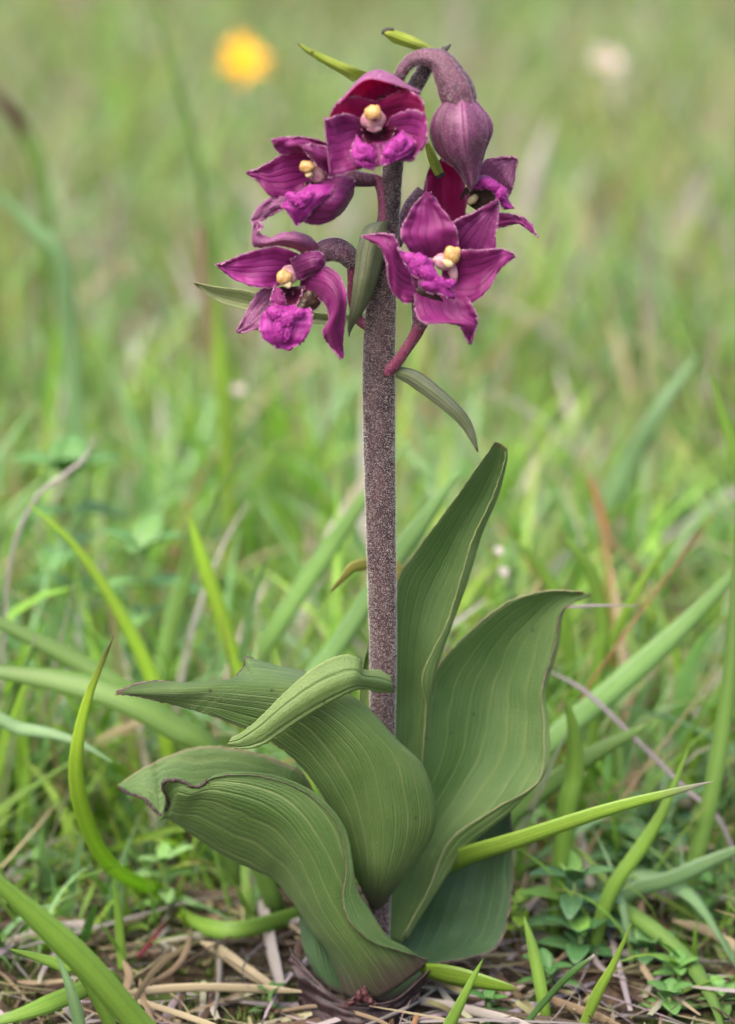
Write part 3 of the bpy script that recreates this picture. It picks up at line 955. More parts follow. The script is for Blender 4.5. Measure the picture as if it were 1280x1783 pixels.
margin(ff, fw, 'margin_dark', .008, (-1,), vr=(0, .52))
margin(ff, fw, 'margin_bite', .034, (-1,), vr=(.52, 1))

# basal leaf spreading at the foot
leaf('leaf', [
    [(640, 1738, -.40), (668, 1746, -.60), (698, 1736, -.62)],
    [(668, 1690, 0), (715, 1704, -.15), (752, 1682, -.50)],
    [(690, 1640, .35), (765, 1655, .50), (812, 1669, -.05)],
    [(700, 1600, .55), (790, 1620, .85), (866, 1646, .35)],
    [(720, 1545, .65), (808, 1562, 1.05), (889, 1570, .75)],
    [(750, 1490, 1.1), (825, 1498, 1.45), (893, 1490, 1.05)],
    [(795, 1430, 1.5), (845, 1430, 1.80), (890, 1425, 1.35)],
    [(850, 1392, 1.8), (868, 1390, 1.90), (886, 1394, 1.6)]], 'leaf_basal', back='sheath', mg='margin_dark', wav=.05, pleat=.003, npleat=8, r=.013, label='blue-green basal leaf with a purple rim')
leaf('leaf', [
    [(606, 1738, -.55), (575, 1722, -.60), (552, 1704, -.42)],
    [(598, 1690, -.30), (556, 1672, -.42), (528, 1648, -.20)],
    [(590, 1645, .00), (548, 1622, -.10), (522, 1600, .15)],
    [(570, 1600, .20), (542, 1585, .15), (522, 1572, .30)],
    [(540, 1570, .32), (530, 1566, .30), (522, 1560, .34)]], 'leaf_basal', back='leaf_basal', mg='margin_dark', pleat=.002, wav=.03)
# slip of a leaf behind the stem
leaf('leaf', [
    [(628, 1260, .50), (640, 1262, .60), (655, 1260, .55)],
    [(626, 1200, .60), (638, 1195, .70), (652, 1190, .60)],
    [(634, 1150, .65), (642, 1145, .72), (652, 1140, .65)],
    [(646, 1100, .65), (649, 1098, .66), (652, 1096, .65)]], 'leaf_pale', back='leaf_pale', mg=None, nu=9, pleat=0)

# dark sheaths at the foot
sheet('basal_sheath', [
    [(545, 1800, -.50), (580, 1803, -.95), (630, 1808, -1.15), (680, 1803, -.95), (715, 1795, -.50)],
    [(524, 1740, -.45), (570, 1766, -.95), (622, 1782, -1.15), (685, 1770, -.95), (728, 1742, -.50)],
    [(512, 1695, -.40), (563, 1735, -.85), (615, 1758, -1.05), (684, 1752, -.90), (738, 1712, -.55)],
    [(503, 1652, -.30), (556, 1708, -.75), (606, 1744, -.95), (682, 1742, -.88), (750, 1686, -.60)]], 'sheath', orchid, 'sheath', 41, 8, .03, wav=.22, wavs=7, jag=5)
for i, (rx, ry, l_, ang) in enumerate([(622, 1746, 22, 80), (638, 1744, 28, 98), (608, 1752, 18, 60), (652, 1754, 20, 120)]):
    a = math.radians(ang)
    x2, y2 = rx + math.cos(a) * l_, ry - math.sin(a) * l_
    w0 = 9
    sheet('scale_leaf', [[(rx - w0, ry, -1.08), (rx, ry, -1.16), (rx + w0, ry, -1.08)], [((rx + x2) / 2 - w0 * .9, (ry + y2) / 2, -1.1), ((rx + x2) / 2, (ry + y2) / 2, -1.2), ((rx + x2) / 2 + w0 * .9, (ry + y2) / 2, -1.1)],
                         [(x2 - 2, y2, -1.15), (x2, y2, -1.17), (x2 + 2, y2, -1.15)]], 'scale', orchid, None, 9, 6, .02, wav=.10, wavs=5, jag=.8)

# bracts
def bract(rows, mat, nu=13, mg='margin_green', label=None, **kw):
    o, w_ = sheet('bract', rows, mat, orchid, None, nu, 7, .02, wav=.03, jag=.2, **kw)
    if mg:
        margin(o, w_, mg, .0075)
    return o, w_


bract([(646, 128, 614, 142, -.10, .00, -.10), (602, 111, 592, 127, -.20, -.28, -.22), (562, 94, 554, 105, -.28, -.34, -.30), (536, 82, 531, 89, -.32, -.36, -.34), (518, 74, 520, 77, -.35, -.35, -.35)], 'bract_yellow')
bract([(757, 84, 742, 93, 0, -.05, 0), (728, 68, 716, 84, -.1, -.2, -.1), (700, 56, 690, 76, -.15, -.25, -.15), (680, 52, 675, 66, -.2, -.26, -.2), (668, 52, 669, 60, -.2, -.22, -.2)], 'bract_yellow')
bract([(676, 384, 652, 388, -.25, -.40, -.30), (672, 412, 634, 398, -.35, -.62, -.48), (668, 445, 623, 432, -.38, -.70, -.52), (655, 495, 616, 490, -.40, -.68, -.52), (634, 540, 609, 545, -.42, -.60, -.50), (614, 570, 606, 570, -.46, -.52, -.48), (607, 586, 609, 586, -.5, -.5, -.5)], 'bract_dusky', mg='margin_tan')
bract([(688, 638, 690, 656, -.20, -.25, -.20), (728, 647, 716, 672, -.30, -.45, -.35), (776, 684, 758, 702, -.42, -.58, -.50), (811, 720, 793, 732, -.52, -.64, -.60), (826, 750, 815, 760, -.60, -.66, -.64), (833, 787, 831, 786, -.65, -.65, -.65)], 'bract_dusky', mg='margin_tan')
bract([(650, 545, 648, 562, .10, .05, .10), (600, 548, 600, 562, .22, .25, .22), (545, 543, 540, 562, .28, .40, .3), (440, 509, 428, 540, .20, .32, .22), (380, 500, 374, 522, .10, .20, .12), (338, 492, 340, 496, 0, 0, 0)], 'bract')
tube('bract', [(744, 250, .1, 5), (752, 272, .05, 8), (760, 292, 0, 9), (766, 304, 0, 8)], MAT['bract_yellow'], orchid, nu=10)
tube('bract_tip', [(765, 302, 0, 8.5), (768, 307, 0, 8), (769, 309, 0, 3)], MAT['black'], orchid, nu=8)
for q in ([(764, 96, .05, 5), (772, 88, .05, 6), (778, 84, .05, 4), (785, 77, .05, 1)], [(774, 100, .05, 3), (780, 97, .05, 4), (782, 93, .05, 1)]):
    tube('withered_bract', q, MAT['black'], orchid, nu=8)
tube('bract_tip', [(668, 60, -.2, 4), (670, 54, -.2, 4.5), (678, 52, -.2, 4), (686, 52, -.2, 3)], MAT['black'], orchid, nu=8)


# ------------------------------------------------------------------ flowers
def flower(at, label):
    o = holder('flower', P(np.array(at, float)), orchid)
    o['label'] = label
    return o


def seg(fl, name, rows, mat='petal', back='petal_back', front=True, mg='margin_petal', wav=.13, jag=.9, nu=17, thick=.028, off=(0, 0, 0), r=.0065, per=7):
    o, w_ = sheet(name, rows, mat, fl, back, nu, per, thick, front, wav, 4, jag, .004, 5, off=off)
    if mg:
        # rim hairs belong to the petal's own edge: joined into the petal as stuff along both sides
        n = w_.shape[0]
        hs = []
        for s, t in ((0, 1), (-1, -2)):
            c = crom(w_[:, s], n * 5)
            dirv = w_[:, s] - w_[:, t]
            dirv = crom(dirv, n * 5)
            dirv /= np.linalg.norm(dirv, axis=1)[:, None] + 1e-9
            p = c + rng.normal(0, .006, c.shape)
            d = dirv + rng.normal(0, .6, c.shape)
            d /= np.linalg.norm(d, axis=1)[:, None]
            hs.append((p, d))
        p = np.concatenate([h[0] for h in hs])
        d = np.concatenate([h[1] for h in hs])
        L = rng.uniform(.004, .014, len(p))[:, None]
        sdv = np.cross(d, rng.normal(0, 1, d.shape))
        sdv /= np.linalg.norm(sdv, axis=1)[:, None] + 1e-9
        V = np.stack([p + sdv * .0045, p - sdv * .0045, p + d * L], 1)
        F = np.arange(len(p) * 3).reshape(-1, 3)
        # written into the same mesh as the petal
        me = o.data
        add_tris(o, V.reshape(-1, 3), F, MAT[mg])
    return o, w_


def add_tris(o, V, F, mat):
    """Append loose hair triangles to a petal's mesh with their own material."""
    import bmesh
    me = o.data
    me.materials.append(mat)
    mi = len(me.materials) - 1
    base = world_loc(o)
    bm = bmesh.new()
    bm.from_mesh(me)
    vv = [bm.verts.new(Vector(q * S) - base) for q in V]
    for a, b, c in F:
        f = bm.faces.new((vv[a], vv[b], vv[c]))
        f.material_index = mi
    bm.to_mesh(me)
    bm.free()


def warty(fl, spots):
    """Wrinkled bosses of the lip: each a lump beset with small papillae."""
    for (x, y, d, rx, ry, rz, rot) in spots:
        o = blob('lip_boss', (x, y, d), rx, ry, rz, 'boss', fl, rot, rough=.25, rs=9, nu=36, nv=24)
        me = o.data
        co = np.zeros(len(me.vertices) * 3)
        me.vertices.foreach_get('co', co)
        co = co.reshape(-1, 3) / S + np.array(world_loc(o)) / S
        cen = co.mean(0)
        front = co[(co - cen)[:, 1] < .0]
        n = int(rx * ry * .2)
        pick = front[rng.integers(0, len(front), n)] + rng.normal(0, .004, (n, 3))
        th = np.linspace(0, math.pi, 5)
        ph = np.arange(6) / 6 * 2 * math.pi
        unit = np.stack([np.sin(th)[:, None] * np.cos(ph)[None], np.sin(th)[:, None] * np.sin(ph)[None], np.cos(th)[:, None] + 0 * ph[None]], -1).reshape(-1, 3)
        rad = rng.uniform(.009, .022, n)
        V = (pick[:, None] + unit[None] * rad[:, None, None]).reshape(-1, 3)
        g = grid_faces(5, 6, True)[:, ::-1]
        F = (g[None] + (np.arange(n) * 30)[:, None, None]).reshape(-1, 4)
        pb = mesh('papilla', V, F, MAT['boss'], fl)
        pb['kind'] = 'stuff'


# -- top flower, looking out under its hood
f1 = flower((655, 215, -.5), 'topmost open flower with a round yellow anther cap')
seg(f1, 'sepal', [[(628, 205, -.28), (668, 188, -.10), (712, 202, -.28)], [(625, 182, -.34), (672, 148, -.12), (726, 172, -.32)], [(612, 168, -.55), (660, 124, -.42), (724, 158, -.55)], [(596, 172, -.78), (648, 126, -.70), (728, 160, -.76)], [(588, 184, -.90), (636, 140, -.90), (690, 148, -.92)]], 'petal_red', 'petal_back')
seg(f1, 'petal', [(655, 178, 645, 232, -.40, -.35, -.40), (612, 168, 602, 240, -.75, -.55, -.70), (588, 178, 578, 226, -1.02, -.92, -1.0), (577, 195, 573, 212, -1.1, -1.08, -1.1)], 'petal_red')
seg(f1, 'petal', [(655, 178, 668, 232, -.40, -.35, -.40), (702, 158, 708, 240, -.75, -.55, -.70), (730, 168, 738, 228, -1.02, -.92, -1.0), (738, 185, 742, 212, -1.08, -1.05, -1.08)], 'petal_red')
seg(f1, 'sepal', [(630, 208, 660, 255, -.55, -.50, -.60), (598, 198, 640, 288, -.95, -.75, -.90), (574, 208, 606, 300, -1.12, -.95, -1.1), (566, 212, 580, 306, -1.15, -1.12, -1.2), (574, 290, 575, 309, -1.2, -1.22, -1.24)], 'petal')
seg(f1, 'sepal', [(680, 205, 655, 255, -.55, -.50, -.60), (714, 192, 690, 278, -.95, -.75, -.90), (740, 200, 716, 280, -1.12, -.95, -1.1), (744, 236, 726, 268, -1.15, -1.1, -1.15), (743, 248, 736, 258, -1.15, -1.12, -1.15)], 'petal')
seg(f1, 'lip', [(628, 222, 692, 220, -.80, -.52, -.80), (632, 240, 686, 238, -.85, -.55, -.85), (640, 256, 676, 254, -1.0, -.85, -1.0)], 'throat', 'petal_shaded', mg=None)
seg(f1, 'lip', [(622, 236, 640, 262, -.95, -1.02, -1.05), (612, 262, 652, 286, -1.12, -1.26, -1.2), (618, 282, 650, 294, -1.2, -1.3, -1.25), (634, 292, 652, 296, -1.22, -1.25, -1.22)], 'lip', 'lip')
seg(f1, 'lip', [(700, 228, 668, 256, -.95, -1.02, -1.05), (722, 246, 664, 284, -1.1, -1.26, -1.2), (714, 266, 668, 286, -1.16, -1.3, -1.25), (698, 274, 674, 286, -1.18, -1.25, -1.22)], 'lip', 'lip')
seg(f1, 'lip', [(636, 250, 676, 246, -.92, -.85, -.92), (628, 276, 690, 266, -1.0, -.95, -1.0), (640, 294, 684, 284, -1.06, -1.02, -1.06)], 'petal', 'petal')
warty(f1, [(638, 264, -1.27, 20, 11, 9, -38), (630, 272, -1.27, 12, 8, 8, 20), (690, 254, -1.25, 22, 11, 9, 40), (678, 266, -1.28, 12, 9, 8, 10)])
blob('column', (650, 208, -.88), 27, 25, 24, 'column', f1)
blob('stigma', (652, 224, -.93), 17, 8, 10, 'column', f1)
blob('anther_cap', (650, 199, -1.10), 18, 20, 17, 'cap', f1, grow=lambda q, d: q * (1 + .12 * d[..., 2:3]))
blob('anther_pore', (653, 207, -1.125), 3.6, 4.2, 3, 'throat', f1)
tube('ovary', [(662, 178, -.35, 13), (682, 185, -.2, 14), (700, 200, -.05, 12)], MAT['ovary'], f1)

# -- upper flower turned aside
f2 = flower((540, 300, -.3), 'upper flower tilted down with a creamy column')
seg(f2, 'sepal', [(582, 252, 576, 280, -.25, -.20, -.25), (532, 239, 530, 264, -.62, -.70, -.55), (496, 240, 494, 268, -.78, -.80, -.7), (473, 243, 478, 258, -.82, -.82, -.8)], 'petal', 'petal_back')
seg(f2, 'petal', [(548, 268, 545, 328, -.30, -.22, -.35), (506, 262, 504, 350, -.60, -.48, -.60), (470, 282, 470, 340, -.66, -.58, -.66), (446, 295, 448, 315, -.60, -.57, -.60), (429, 300, 431, 303, -.55, -.55, -.55)], 'petal')
seg(f2, 'petal', [(522, 252, 528, 260, -.80, -.82, -.80), (545, 252, 548, 282, -.80, -.90, -.78), (572, 258, 572, 305, -.65, -.75, -.62), (582, 275, 580, 310, -.55, -.58, -.52)], 'petal_shaded', 'petal_red')
seg(f2, 'sepal', [(512, 332, 520, 364, -.45, -.45, -.5), (478, 342, 492, 366, -.62, -.68, -.66), (456, 354, 466, 378, -.72, -.76, -.74), (440, 378, 450, 387, -.75, -.77, -.75), (440, 391, 446, 391, -.74, -.74, -.74)], 'petal_back', 'petal')
seg(f2, 'sepal', [(565, 296, 530, 350, -.45, -.45, -.55), (600, 306, 528, 384, -.55, -.95, -.75), (617, 314, 566, 389, -.50, -.95, -.75), (614, 342, 598, 368, -.48, -.65, -.6)], 'petal_shaded', 'petal_back')
seg(f2, 'lip', [(528, 318, 572, 312, -.50, -.32, -.55), (530, 332, 566, 332, -.60, -.45, -.65), (534, 344, 558, 346, -.75, -.7, -.78)], 'throat', 'petal_shaded', mg=None)
seg(f2, 'lip', [(540, 322, 584, 322, -.80, -.92, -.85), (516, 338, 572, 340, -.92, -1.08, -.98), (490, 356, 548, 362, -.95, -1.10, -1.0), (498, 366, 532, 380, -.95, -1.02, -.98), (515, 391, 519, 393, -.92, -.92, -.92)], 'lip', 'lip')
warty(f2, [(516, 348, -1.08, 20, 10, 8, -32), (535, 342, -1.1, 14, 9, 8, 20)])
blob('column', (552, 300, -.62), 20, 24, 20, 'column', f2, 20)
blob('anther_cap', (537, 290, -.80), 18, 14, 15, 'cap', f2, 15, grow=lambda q, d: q * (1 - .15 * d[..., 0:1]))
blob('rostellum', (538, 304, -.80), 9, 7, 8, 'cream', f2, 10)
tube('ovary', [(572, 300, -.3, 14), (598, 308, -.2, 15), (628, 312, -.1, 13), (650, 314, 0, 11)], MAT['ovary'], f2)
pd, pdv = tube('pedicel', [(645, 312, 0, 11), (660, 318, 0, 10), (667, 345, -.05, 9.5), (669, 395, -.1, 10)], MAT['pedicel'], f2)
hairs('pedicel_hair', pdv, f2, 700, .016, .0026)

# -- lower flower with a broad frilled lip
f3 = flower((508, 490, -.3), 'lower flower showing its frilled pink lip beside the pale bract')
seg(f3, 'sepal', [(560, 436, 545, 460, -.20, -.22, -.25), (538, 412, 520, 436, -.62, -.80, -.60), (502, 404, 488, 428, -.86, -.96, -.80), (470, 414, 456, 430, -.90, -.95, -.86), (450, 404, 440, 424, -.90, -.92, -.88), (458, 394, 441, 396, -.86, -.88, -.86), (448, 384, 441, 386, -.82, -.82, -.82)], 'petal_back', 'petal_red')
seg(f3, 'petal', [(528, 445, 508, 486, -.30, -.25, -.35), (480, 430, 474, 500, -.62, -.50, -.62), (432, 440, 434, 497, -.70, -.60, -.68), (402, 452, 402, 482, -.65, -.6, -.64), (377, 461, 380, 465, -.58, -.58, -.58)], 'petal_pink')
seg(f3, 'petal', [(505, 452, 520, 488, -.55, -.62, -.6), (535, 440, 545, 478, -.80, -.95, -.82), (557, 440, 562, 468, -.85, -.92, -.85), (564, 445, 566, 458, -.8, -.8, -.8)], 'petal_shaded', 'petal_pink')
seg(f3, 'sepal', [(522, 502, 528, 466, -.45, -.42, -.45), (553, 518, 562, 462, -.80, -.92, -.80), (568, 532, 590, 480, -1.0, -1.16, -1.0), (573, 556, 603, 514, -1.05, -1.22, -1.08), (562, 580, 600, 560, -1.0, -1.15, -1.05), (577, 606, 597, 600, -.95, -1.0, -.96), (594, 626, 598, 622, -.9, -.9, -.9)], 'petal', 'petal_back')
seg(f3, 'sepal', [(470, 494, 510, 532, -.40, -.38, -.45), (447, 512, 486, 552, -.58, -.56, -.62), (428, 546, 458, 570, -.70, -.70, -.72), (411, 577, 416, 580, -.72, -.72, -.72)], 'petal_back', 'petal')
seg(f3, 'lip', [(486, 500, 534, 498, -.75, -.42, -.75), (490, 516, 530, 516, -.80, -.45, -.80), (500, 532, 524, 532, -.95, -.8, -.95)], 'throat', 'petal_shaded', mg=None)
seg(f3, 'lip', [(478, 498, 492, 506, -.62, -.78, -.85), (472, 520, 498, 530, -.78, -.95, -.92), (474, 538, 500, 542, -.92, -1.0, -1.0)], 'petal', 'petal')
seg(f3, 'lip', [(556, 508, 528, 505, -.66, -.82, -.85), (556, 530, 520, 525, -.80, -.98, -.95), (540, 545, 516, 540, -.95, -1.0, -1.0)], 'olive', 'petal')
seg(f3, 'lip', [(484, 532, 532, 532, -.95, -.92, -.95), (458, 546, 543, 544, -1.12, -1.12, -1.1), (452, 570, 541, 570, -1.26, -1.18, -1.22), (462, 592, 526, 596, -1.28, -1.16, -1.22), (484, 606, 503, 610, -1.2, -1.14, -1.18)], 'lip', 'lip', jag=1.6)
warty(f3, [(480, 546, -1.2, 16, 12, 9, -20), (498, 556, -1.22, 18, 14, 9, 30), (516, 546, -1.18, 16, 9, 8, 12), (486, 576, -1.24, 9, 20, 7, 8), (500, 580, -1.22, 8, 16, 6, -12)])
blob('column', (505, 478, -.62), 22, 22, 20, 'column', f3, -20)
blob('anther_cap', (494, 484, -.84), 17, 17, 16, 'cap', f3, -30, grow=lambda q, d: q * (1 + .12 * d[..., 2:3]))
blob('rostellum', (501, 496, -.85), 11, 8, 9, 'cream', f3, -20)
ov, ovv = tube('ovary', [(545, 448, -.35, 13), (562, 438, -.3, 19), (583, 434, -.25, 20), (602, 443, -.18, 18), (613, 460, -.12, 12)], MAT['ovary'], f3, nu=18, radial=lambda a, t: 1 + .07 * np.cos(a * 6))
hairs('ovary_hair', ovv, f3, 2200, .022, .003)
pd, pdv = tube('pedicel', [(612, 452, -.12, 9), (612, 485, -.1, 7), (612, 522, -.06, 6.5), (624, 556, 0, 8), (642, 568, 0, 10)], MAT['pedicel'], f3)
hairs('pedicel_hair', pdv, f3, 700, .016, .0026)

# -- front flower by the stem
f4 = flower((765, 470, -.9), 'wide open star-shaped flower standing out from the stem')
seg(f4, 'sepal', [(765, 425, 835, 470, -.60, -.55, -.60), (790, 388, 860, 445, -.85, -.70, -.85), (822, 371, 864, 402, -.85, -.75, -.85), (852, 356, 868, 370, -.80, -.77, -.8), (866, 347, 868, 350, -.75, -.75, -.75)], 'petal_shaded', 'petal_back')
seg(f4, 'petal', [(725, 450, 792, 450, -.75, -.68, -.75), (699, 412, 798, 420, -1.05, -.92, -1.0), (708, 380, 788, 388, -1.0, -.88, -.98), (724, 354, 764, 356, -.90, -.84, -.88), (742, 334, 750, 335, -.82, -.82, -.82)], 'petal', 'petal_back')
seg(f4, 'petal', [(770, 440, 770, 524, -.75, -.65, -.80), (815, 436, 818, 528, -1.10, -.90, -1.10), (850, 434, 848, 506, -1.18, -1.05, -1.16), (874, 433, 872, 468, -1.1, -1.05, -1.1), (894, 442, 897, 448, -1.0, -1.0, -1.0)], 'petal', 'petal_back')
seg(f4, 'sepal', [(722, 512, 800, 508, -.80, -.75, -.80), (725, 542, 815, 520, -1.08, -1.02, -1.08), (738, 561, 829, 545, -1.28, -1.2, -1.22), (794, 564, 831, 562, -1.28, -1.28, -1.22), (806, 578, 826, 580, -1.2, -1.22, -1.18), (817, 599, 821, 599, -1.1, -1.1, -1.1)], 'petal', 'petal_back')
seg(f4, 'sepal', [(735, 462, 730, 524, -.72, -.65, -.75), (696, 438, 704, 526, -1.02, -.92, -1.02), (693, 424, 680, 502, -1.12, -1.06, -1.1), (684, 411, 673, 458, -1.1, -1.08, -1.1), (660, 406, 662, 430, -1.02, -1.02, -1.02), (631, 411, 634, 413, -.95, -.95, -.95)], 'petal', 'petal_back')
seg(f4, 'lip', [(693, 434, 700, 450, -1.30, -1.32, -1.32), (712, 442, 716, 474, -1.32, -1.38, -1.36), (736, 446, 738, 492, -1.28, -1.34, -1.34), (756, 456, 752, 496, -1.2, -1.25, -1.25)], 'lip', 'lip', jag=1.2)
seg(f4, 'lip', [(728, 492, 742, 508, -1.36, -1.40, -1.40), (755, 484, 764, 512, -1.36, -1.44, -1.44), (780, 500, 782, 518, -1.32, -1.4, -1.4), (792, 514, 793, 521, -1.3, -1.32, -1.32)], 'lip', 'lip', jag=1.2)
seg(f4, 'lip', [(716, 468, 724, 500, -1.25, -1.2, -1.2), (722, 500, 735, 514, -1.25, -1.28, -1.2), (760, 508, 772, 524, -1.2, -1.24, -1.1)], 'olive', 'petal_shaded', mg=None)
warty(f4, [(728, 458, -1.36, 18, 16, 9, 0), (744, 474, -1.38, 22, 12, 9, -38), (766, 490, -1.38, 20, 8, 8, -30), (782, 494, -1.34, 12, 8, 7, 10), (716, 450, -1.36, 14, 9, 7, -30)])
blob('column', (771, 456, -1.04), 24, 17, 22, 'column', f4, -24)
blob('column', (788, 472, -1.0), 11, 28, 14, 'column', f4, 12)
blob('anther_cap', (787, 447, -1.15), 19, 22, 15, 'cap', f4, -14, grow=lambda q, d: q * (1 + .22 * d[..., 2:3]))
blob('rostellum', (780, 459, -1.22), 13, 9, 10, 'cream', f4, -30)
ov, ovv = tube('ovary', [(730, 490, -.6, 12), (733, 520, -.6, 17), (734, 545, -.58, 17), (730, 568, -.52, 13)], MAT['ovary'], f4, nu=16, radial=lambda a, t: 1 + .06 * np.cos(a * 6))
hairs('ovary_hair', ovv, f4, 1500, .02, .003)
pd, pdv = tube('pedicel', [(732, 560, -.55, 14), (724, 582, -.48, 11), (706, 610, -.38, 9.5), (690, 632, -.28, 10), (674, 648, -.15, 12)], MAT['pedicel'], f4)
hairs('pedicel_hair', pdv, f4, 700, .016, .0026)

# -- half hidden flower under the bud
f5 = flower((815, 345, .3), 'half hidden flower tucked under the bud')
seg(f5, 'petal', [(806, 392, 735, 400, .30, .50, .30), (812, 345, 740, 350, .10, .45, .15), (800, 296, 743, 312, .15, .40, .2), (775, 278, 752, 286, .25, .35, .28)], 'petal_red', 'petal_shaded')
seg(f5, 'sepal', [(760, 330, 735, 370, .5, .52, .5), (750, 300, 738, 335, .42, .42, .42), (772, 275, 746, 296, .36, .38, .36)], 'petal_back', 'petal')
seg(f5, 'petal', [(812, 350, 850, 356, .20, .28, .2), (826, 304, 884, 345, .15, .25, .15), (848, 278, 893, 322, .15, .22, .15), (880, 273, 898, 296, .18, .2, .18), (899, 275, 901, 278, .2, .2, .2)], 'petal_back', 'petal')
seg(f5, 'lip', [(800, 345, 838, 372, .10, .32, .05), (818, 318, 858, 352, -.1, .1, -.15), (848, 308, 878, 342, -.25, -.12, -.28)], 'olive', 'petal_shaded', mg=None)
seg(f5, 'lip', [(816, 316, 826, 330, -.20, -.28, -.25), (846, 308, 852, 330, -.30, -.4, -.36), (872, 324, 868, 345, -.34, -.42, -.38), (884, 345, 874, 360, -.34, -.4, -.36), (896, 363, 880, 364, -.32, -.34, -.32)], 'lip', 'lip', jag=1.2)
warty(f5, [(856, 322, -.42, 18, 9, 8, -30), (872, 336, -.42, 10, 12, 8, 0)])
blob('column', (824, 347, .0), 14, 10, 12, 'cream', f5, 40)
seg(f5, 'sepal', [(845, 372, 848, 402, 0, .1, 0), (880, 373, 880, 394, -.12, -.08, -.15), (906, 376, 905, 390, -.2, -.2, -.22), (924, 390, 921, 400, -.22, -.24, -.22), (935, 412, 937, 413, -.2, -.2, -.2)], 'petal', 'petal_back')
ov, ovv = tube('ovary', [(690, 425, .1, 10), (703, 395, .3, 13), (718, 362, .4, 16), (740, 335, .45, 16)], MAT['ovary'], f5, nu=16)
hairs('ovary_hair', ovv, f5, 1500, .02, .003)

# -- the nodding bud
bud = holder('bud', P((800, 180, -.4)), orchid)
bud['label'] = 'nodding unopened bud with a swollen ridged ovary'
ov, ovv = tube('ovary', [(690, 150, -.15, 9), (699, 126, -.2, 10.5), (716, 106, -.25, 12), (742, 99, -.3, 14), (767, 108, -.34, 19), (783, 132, -.38, 24), (795, 158, -.4, 27), (802, 182, -.4, 25)], MAT['ovary'], bud, n=60, nu=24, radial=lambda a, t: 1 + .17 * t * np.cos(a * 6))
hairs('ovary_hair', ovv, bud, 1300, .024, .0024)


def budrad(a, t):
    r = np.ones_like(a)
    for k in (0.9, 3.1, 5.1):
        d = np.angle(np.exp(1j * (a - k)))
        r = r - .26 * np.exp(-(d / .13) ** 2) * math.sin(math.pi * min(1, t * 1.15 + .05)) ** .6
    for k in (2.0, 4.1, 6.15):
        d = np.angle(np.exp(1j * (a - k)))
        r = r + .07 * np.exp(-(d / .07) ** 2)
    return r


bs, bsv = tube('sepal', [(802, 170, -.4, 21), (802, 181, -.4, 32), (802, 199, -.42, 46), (803, 221, -.45, 54), (805, 244, -.45, 51), (809, 262, -.45, 42), (814, 280, -.44, 29), (818, 300, -.43, 18), (820, 317, -.42, 11), (819, 331, -.4, 3)], MAT['bud'], bud, n=60, nu=90, radial=budrad)
hairs('bud_hair', bsv, bud, 900, .014, .0026)

# ------------------------------------------------------------------ grass leaves one can pick out, each its own
B = blade
G1 = 'single grass leaves round the orchid'
B('grass_leaf', 'bright curved grass leaf bowing beside the bitten leaf, its tip browned', 'grass', [(276, 1552, 4.0), (262, 1545, 3.6), (205, 1518, 2.2), (158, 1452, 1.0), (132, 1345, .2), (150, 1225, .0), (199, 1105, .0)], 27, (.34, .50, .05), G1, (8, -12), .16, .34, 'brown', basew=.6)
B('grass_leaf', 'wide grass leaf slanting down past the dead stalks into the corner', 'grass', [(300, 1850, -4.5), (240, 1783, -4.6), (160, 1690, -4.8), (80, 1612, -5.0), (0, 1540, -5.2), (-120, 1440, -5.4)], 46, 'bright', G1, (5, 0), .16, .4)
B('grass_leaf', 'long straight grass leaf pointing out from under the broad leaf', 'grass', [(690, 1690, .9), (715, 1600, 1.1), (750, 1525, 1.0), (800, 1494, .4), (900, 1462, -.5), (1050, 1412, -1.0), (1160, 1382, -1.1), (1243, 1360, -1.1)], 40, 'yellow', G1, (-20, -10), .16, .6, 'mauve', basew=.9)
B('grass_leaf', 'broad pale grass leaf rising diagonally behind the broad leaf', 'grass', [(860, 1400, 4.5), (950, 1300, 5.0), (1090, 1180, 5.5), (1220, 1060, 6.0), (1330, 940, 6.2)], 46, (.20, .35, .11), G1, (10, 0), .16, .35)
B('grass_leaf', 'shorter grass leaf leaning out under the pale diagonal one', 'grass', [(880, 1440, 3.5), (920, 1395, 3.6), (1030, 1315, 3.8), (1090, 1282, 3.9), (1138, 1256, 4.0)], 40, 'mid', G1, (10, 0), .16, .5)
B('grass_leaf', 'slim grass leaf arching up past a grey dead stalk', 'grass', [(285, 1260, 7.0), (262, 1175, 7.0), (205, 1060, 7.0), (130, 950, 7.0), (40, 868, 7.0)], 31, (.29, .45, .05), G1, (5, -5), .16, .6)
B('grass_leaf', 'short upright grass leaf crossed by a thinner one', 'grass', [(420, 1200, 8.0), (400, 1120, 8.0), (368, 1020, 8.0), (345, 950, 8.0), (330, 895, 8.0)], 31, (.29, .45, .05), G1, (0, 15), .16, .35)
B('grass_leaf', 'thin grass leaf leaning across the short upright one', 'grass', [(300, 1120, 9.0), (335, 980, 9.0), (370, 880, 9.0), (435, 762, 9.0)], 18, 'mid', G1, (10, 0), .16, .6, 'tan')
B('grass_leaf', 'tall straight grass leaf standing at the edge of the turf', 'grass', [(1195, 1560, 3.0), (1235, 1400, 3.0), (1268, 1200, 3.2), (1282, 1000, 3.5), (1288, 820, 4.0)], 34, 'mid', G1, (25, 10), .16, .5)
B('grass_leaf', 'hooped grass leaf arching over to the ground by the leafy herb', 'grass', [on_ground(1015, 1565, 0), (1075, 1537, 3.6), (1135, 1530, 3.3), (1190, 1550, 2.7), (1235, 1600, 1.8), (1282, 1685, .8)], 28, 'blue', G1, (20, 50), .16, .4, basew=.9)
B('grass_leaf', 'arched green grass leaf bending down under the hooped one', 'grass', [on_ground(985, 1600, 0), (1012, 1566, 2.8), (1065, 1574, 2.5), (1140, 1620, 1.6), (1200, 1675, .7), (1245, 1750, -.6), on_ground(1264, 1830, .1)], 26, 'mid', G1, (15, 15), .16, .3, basew=.8)
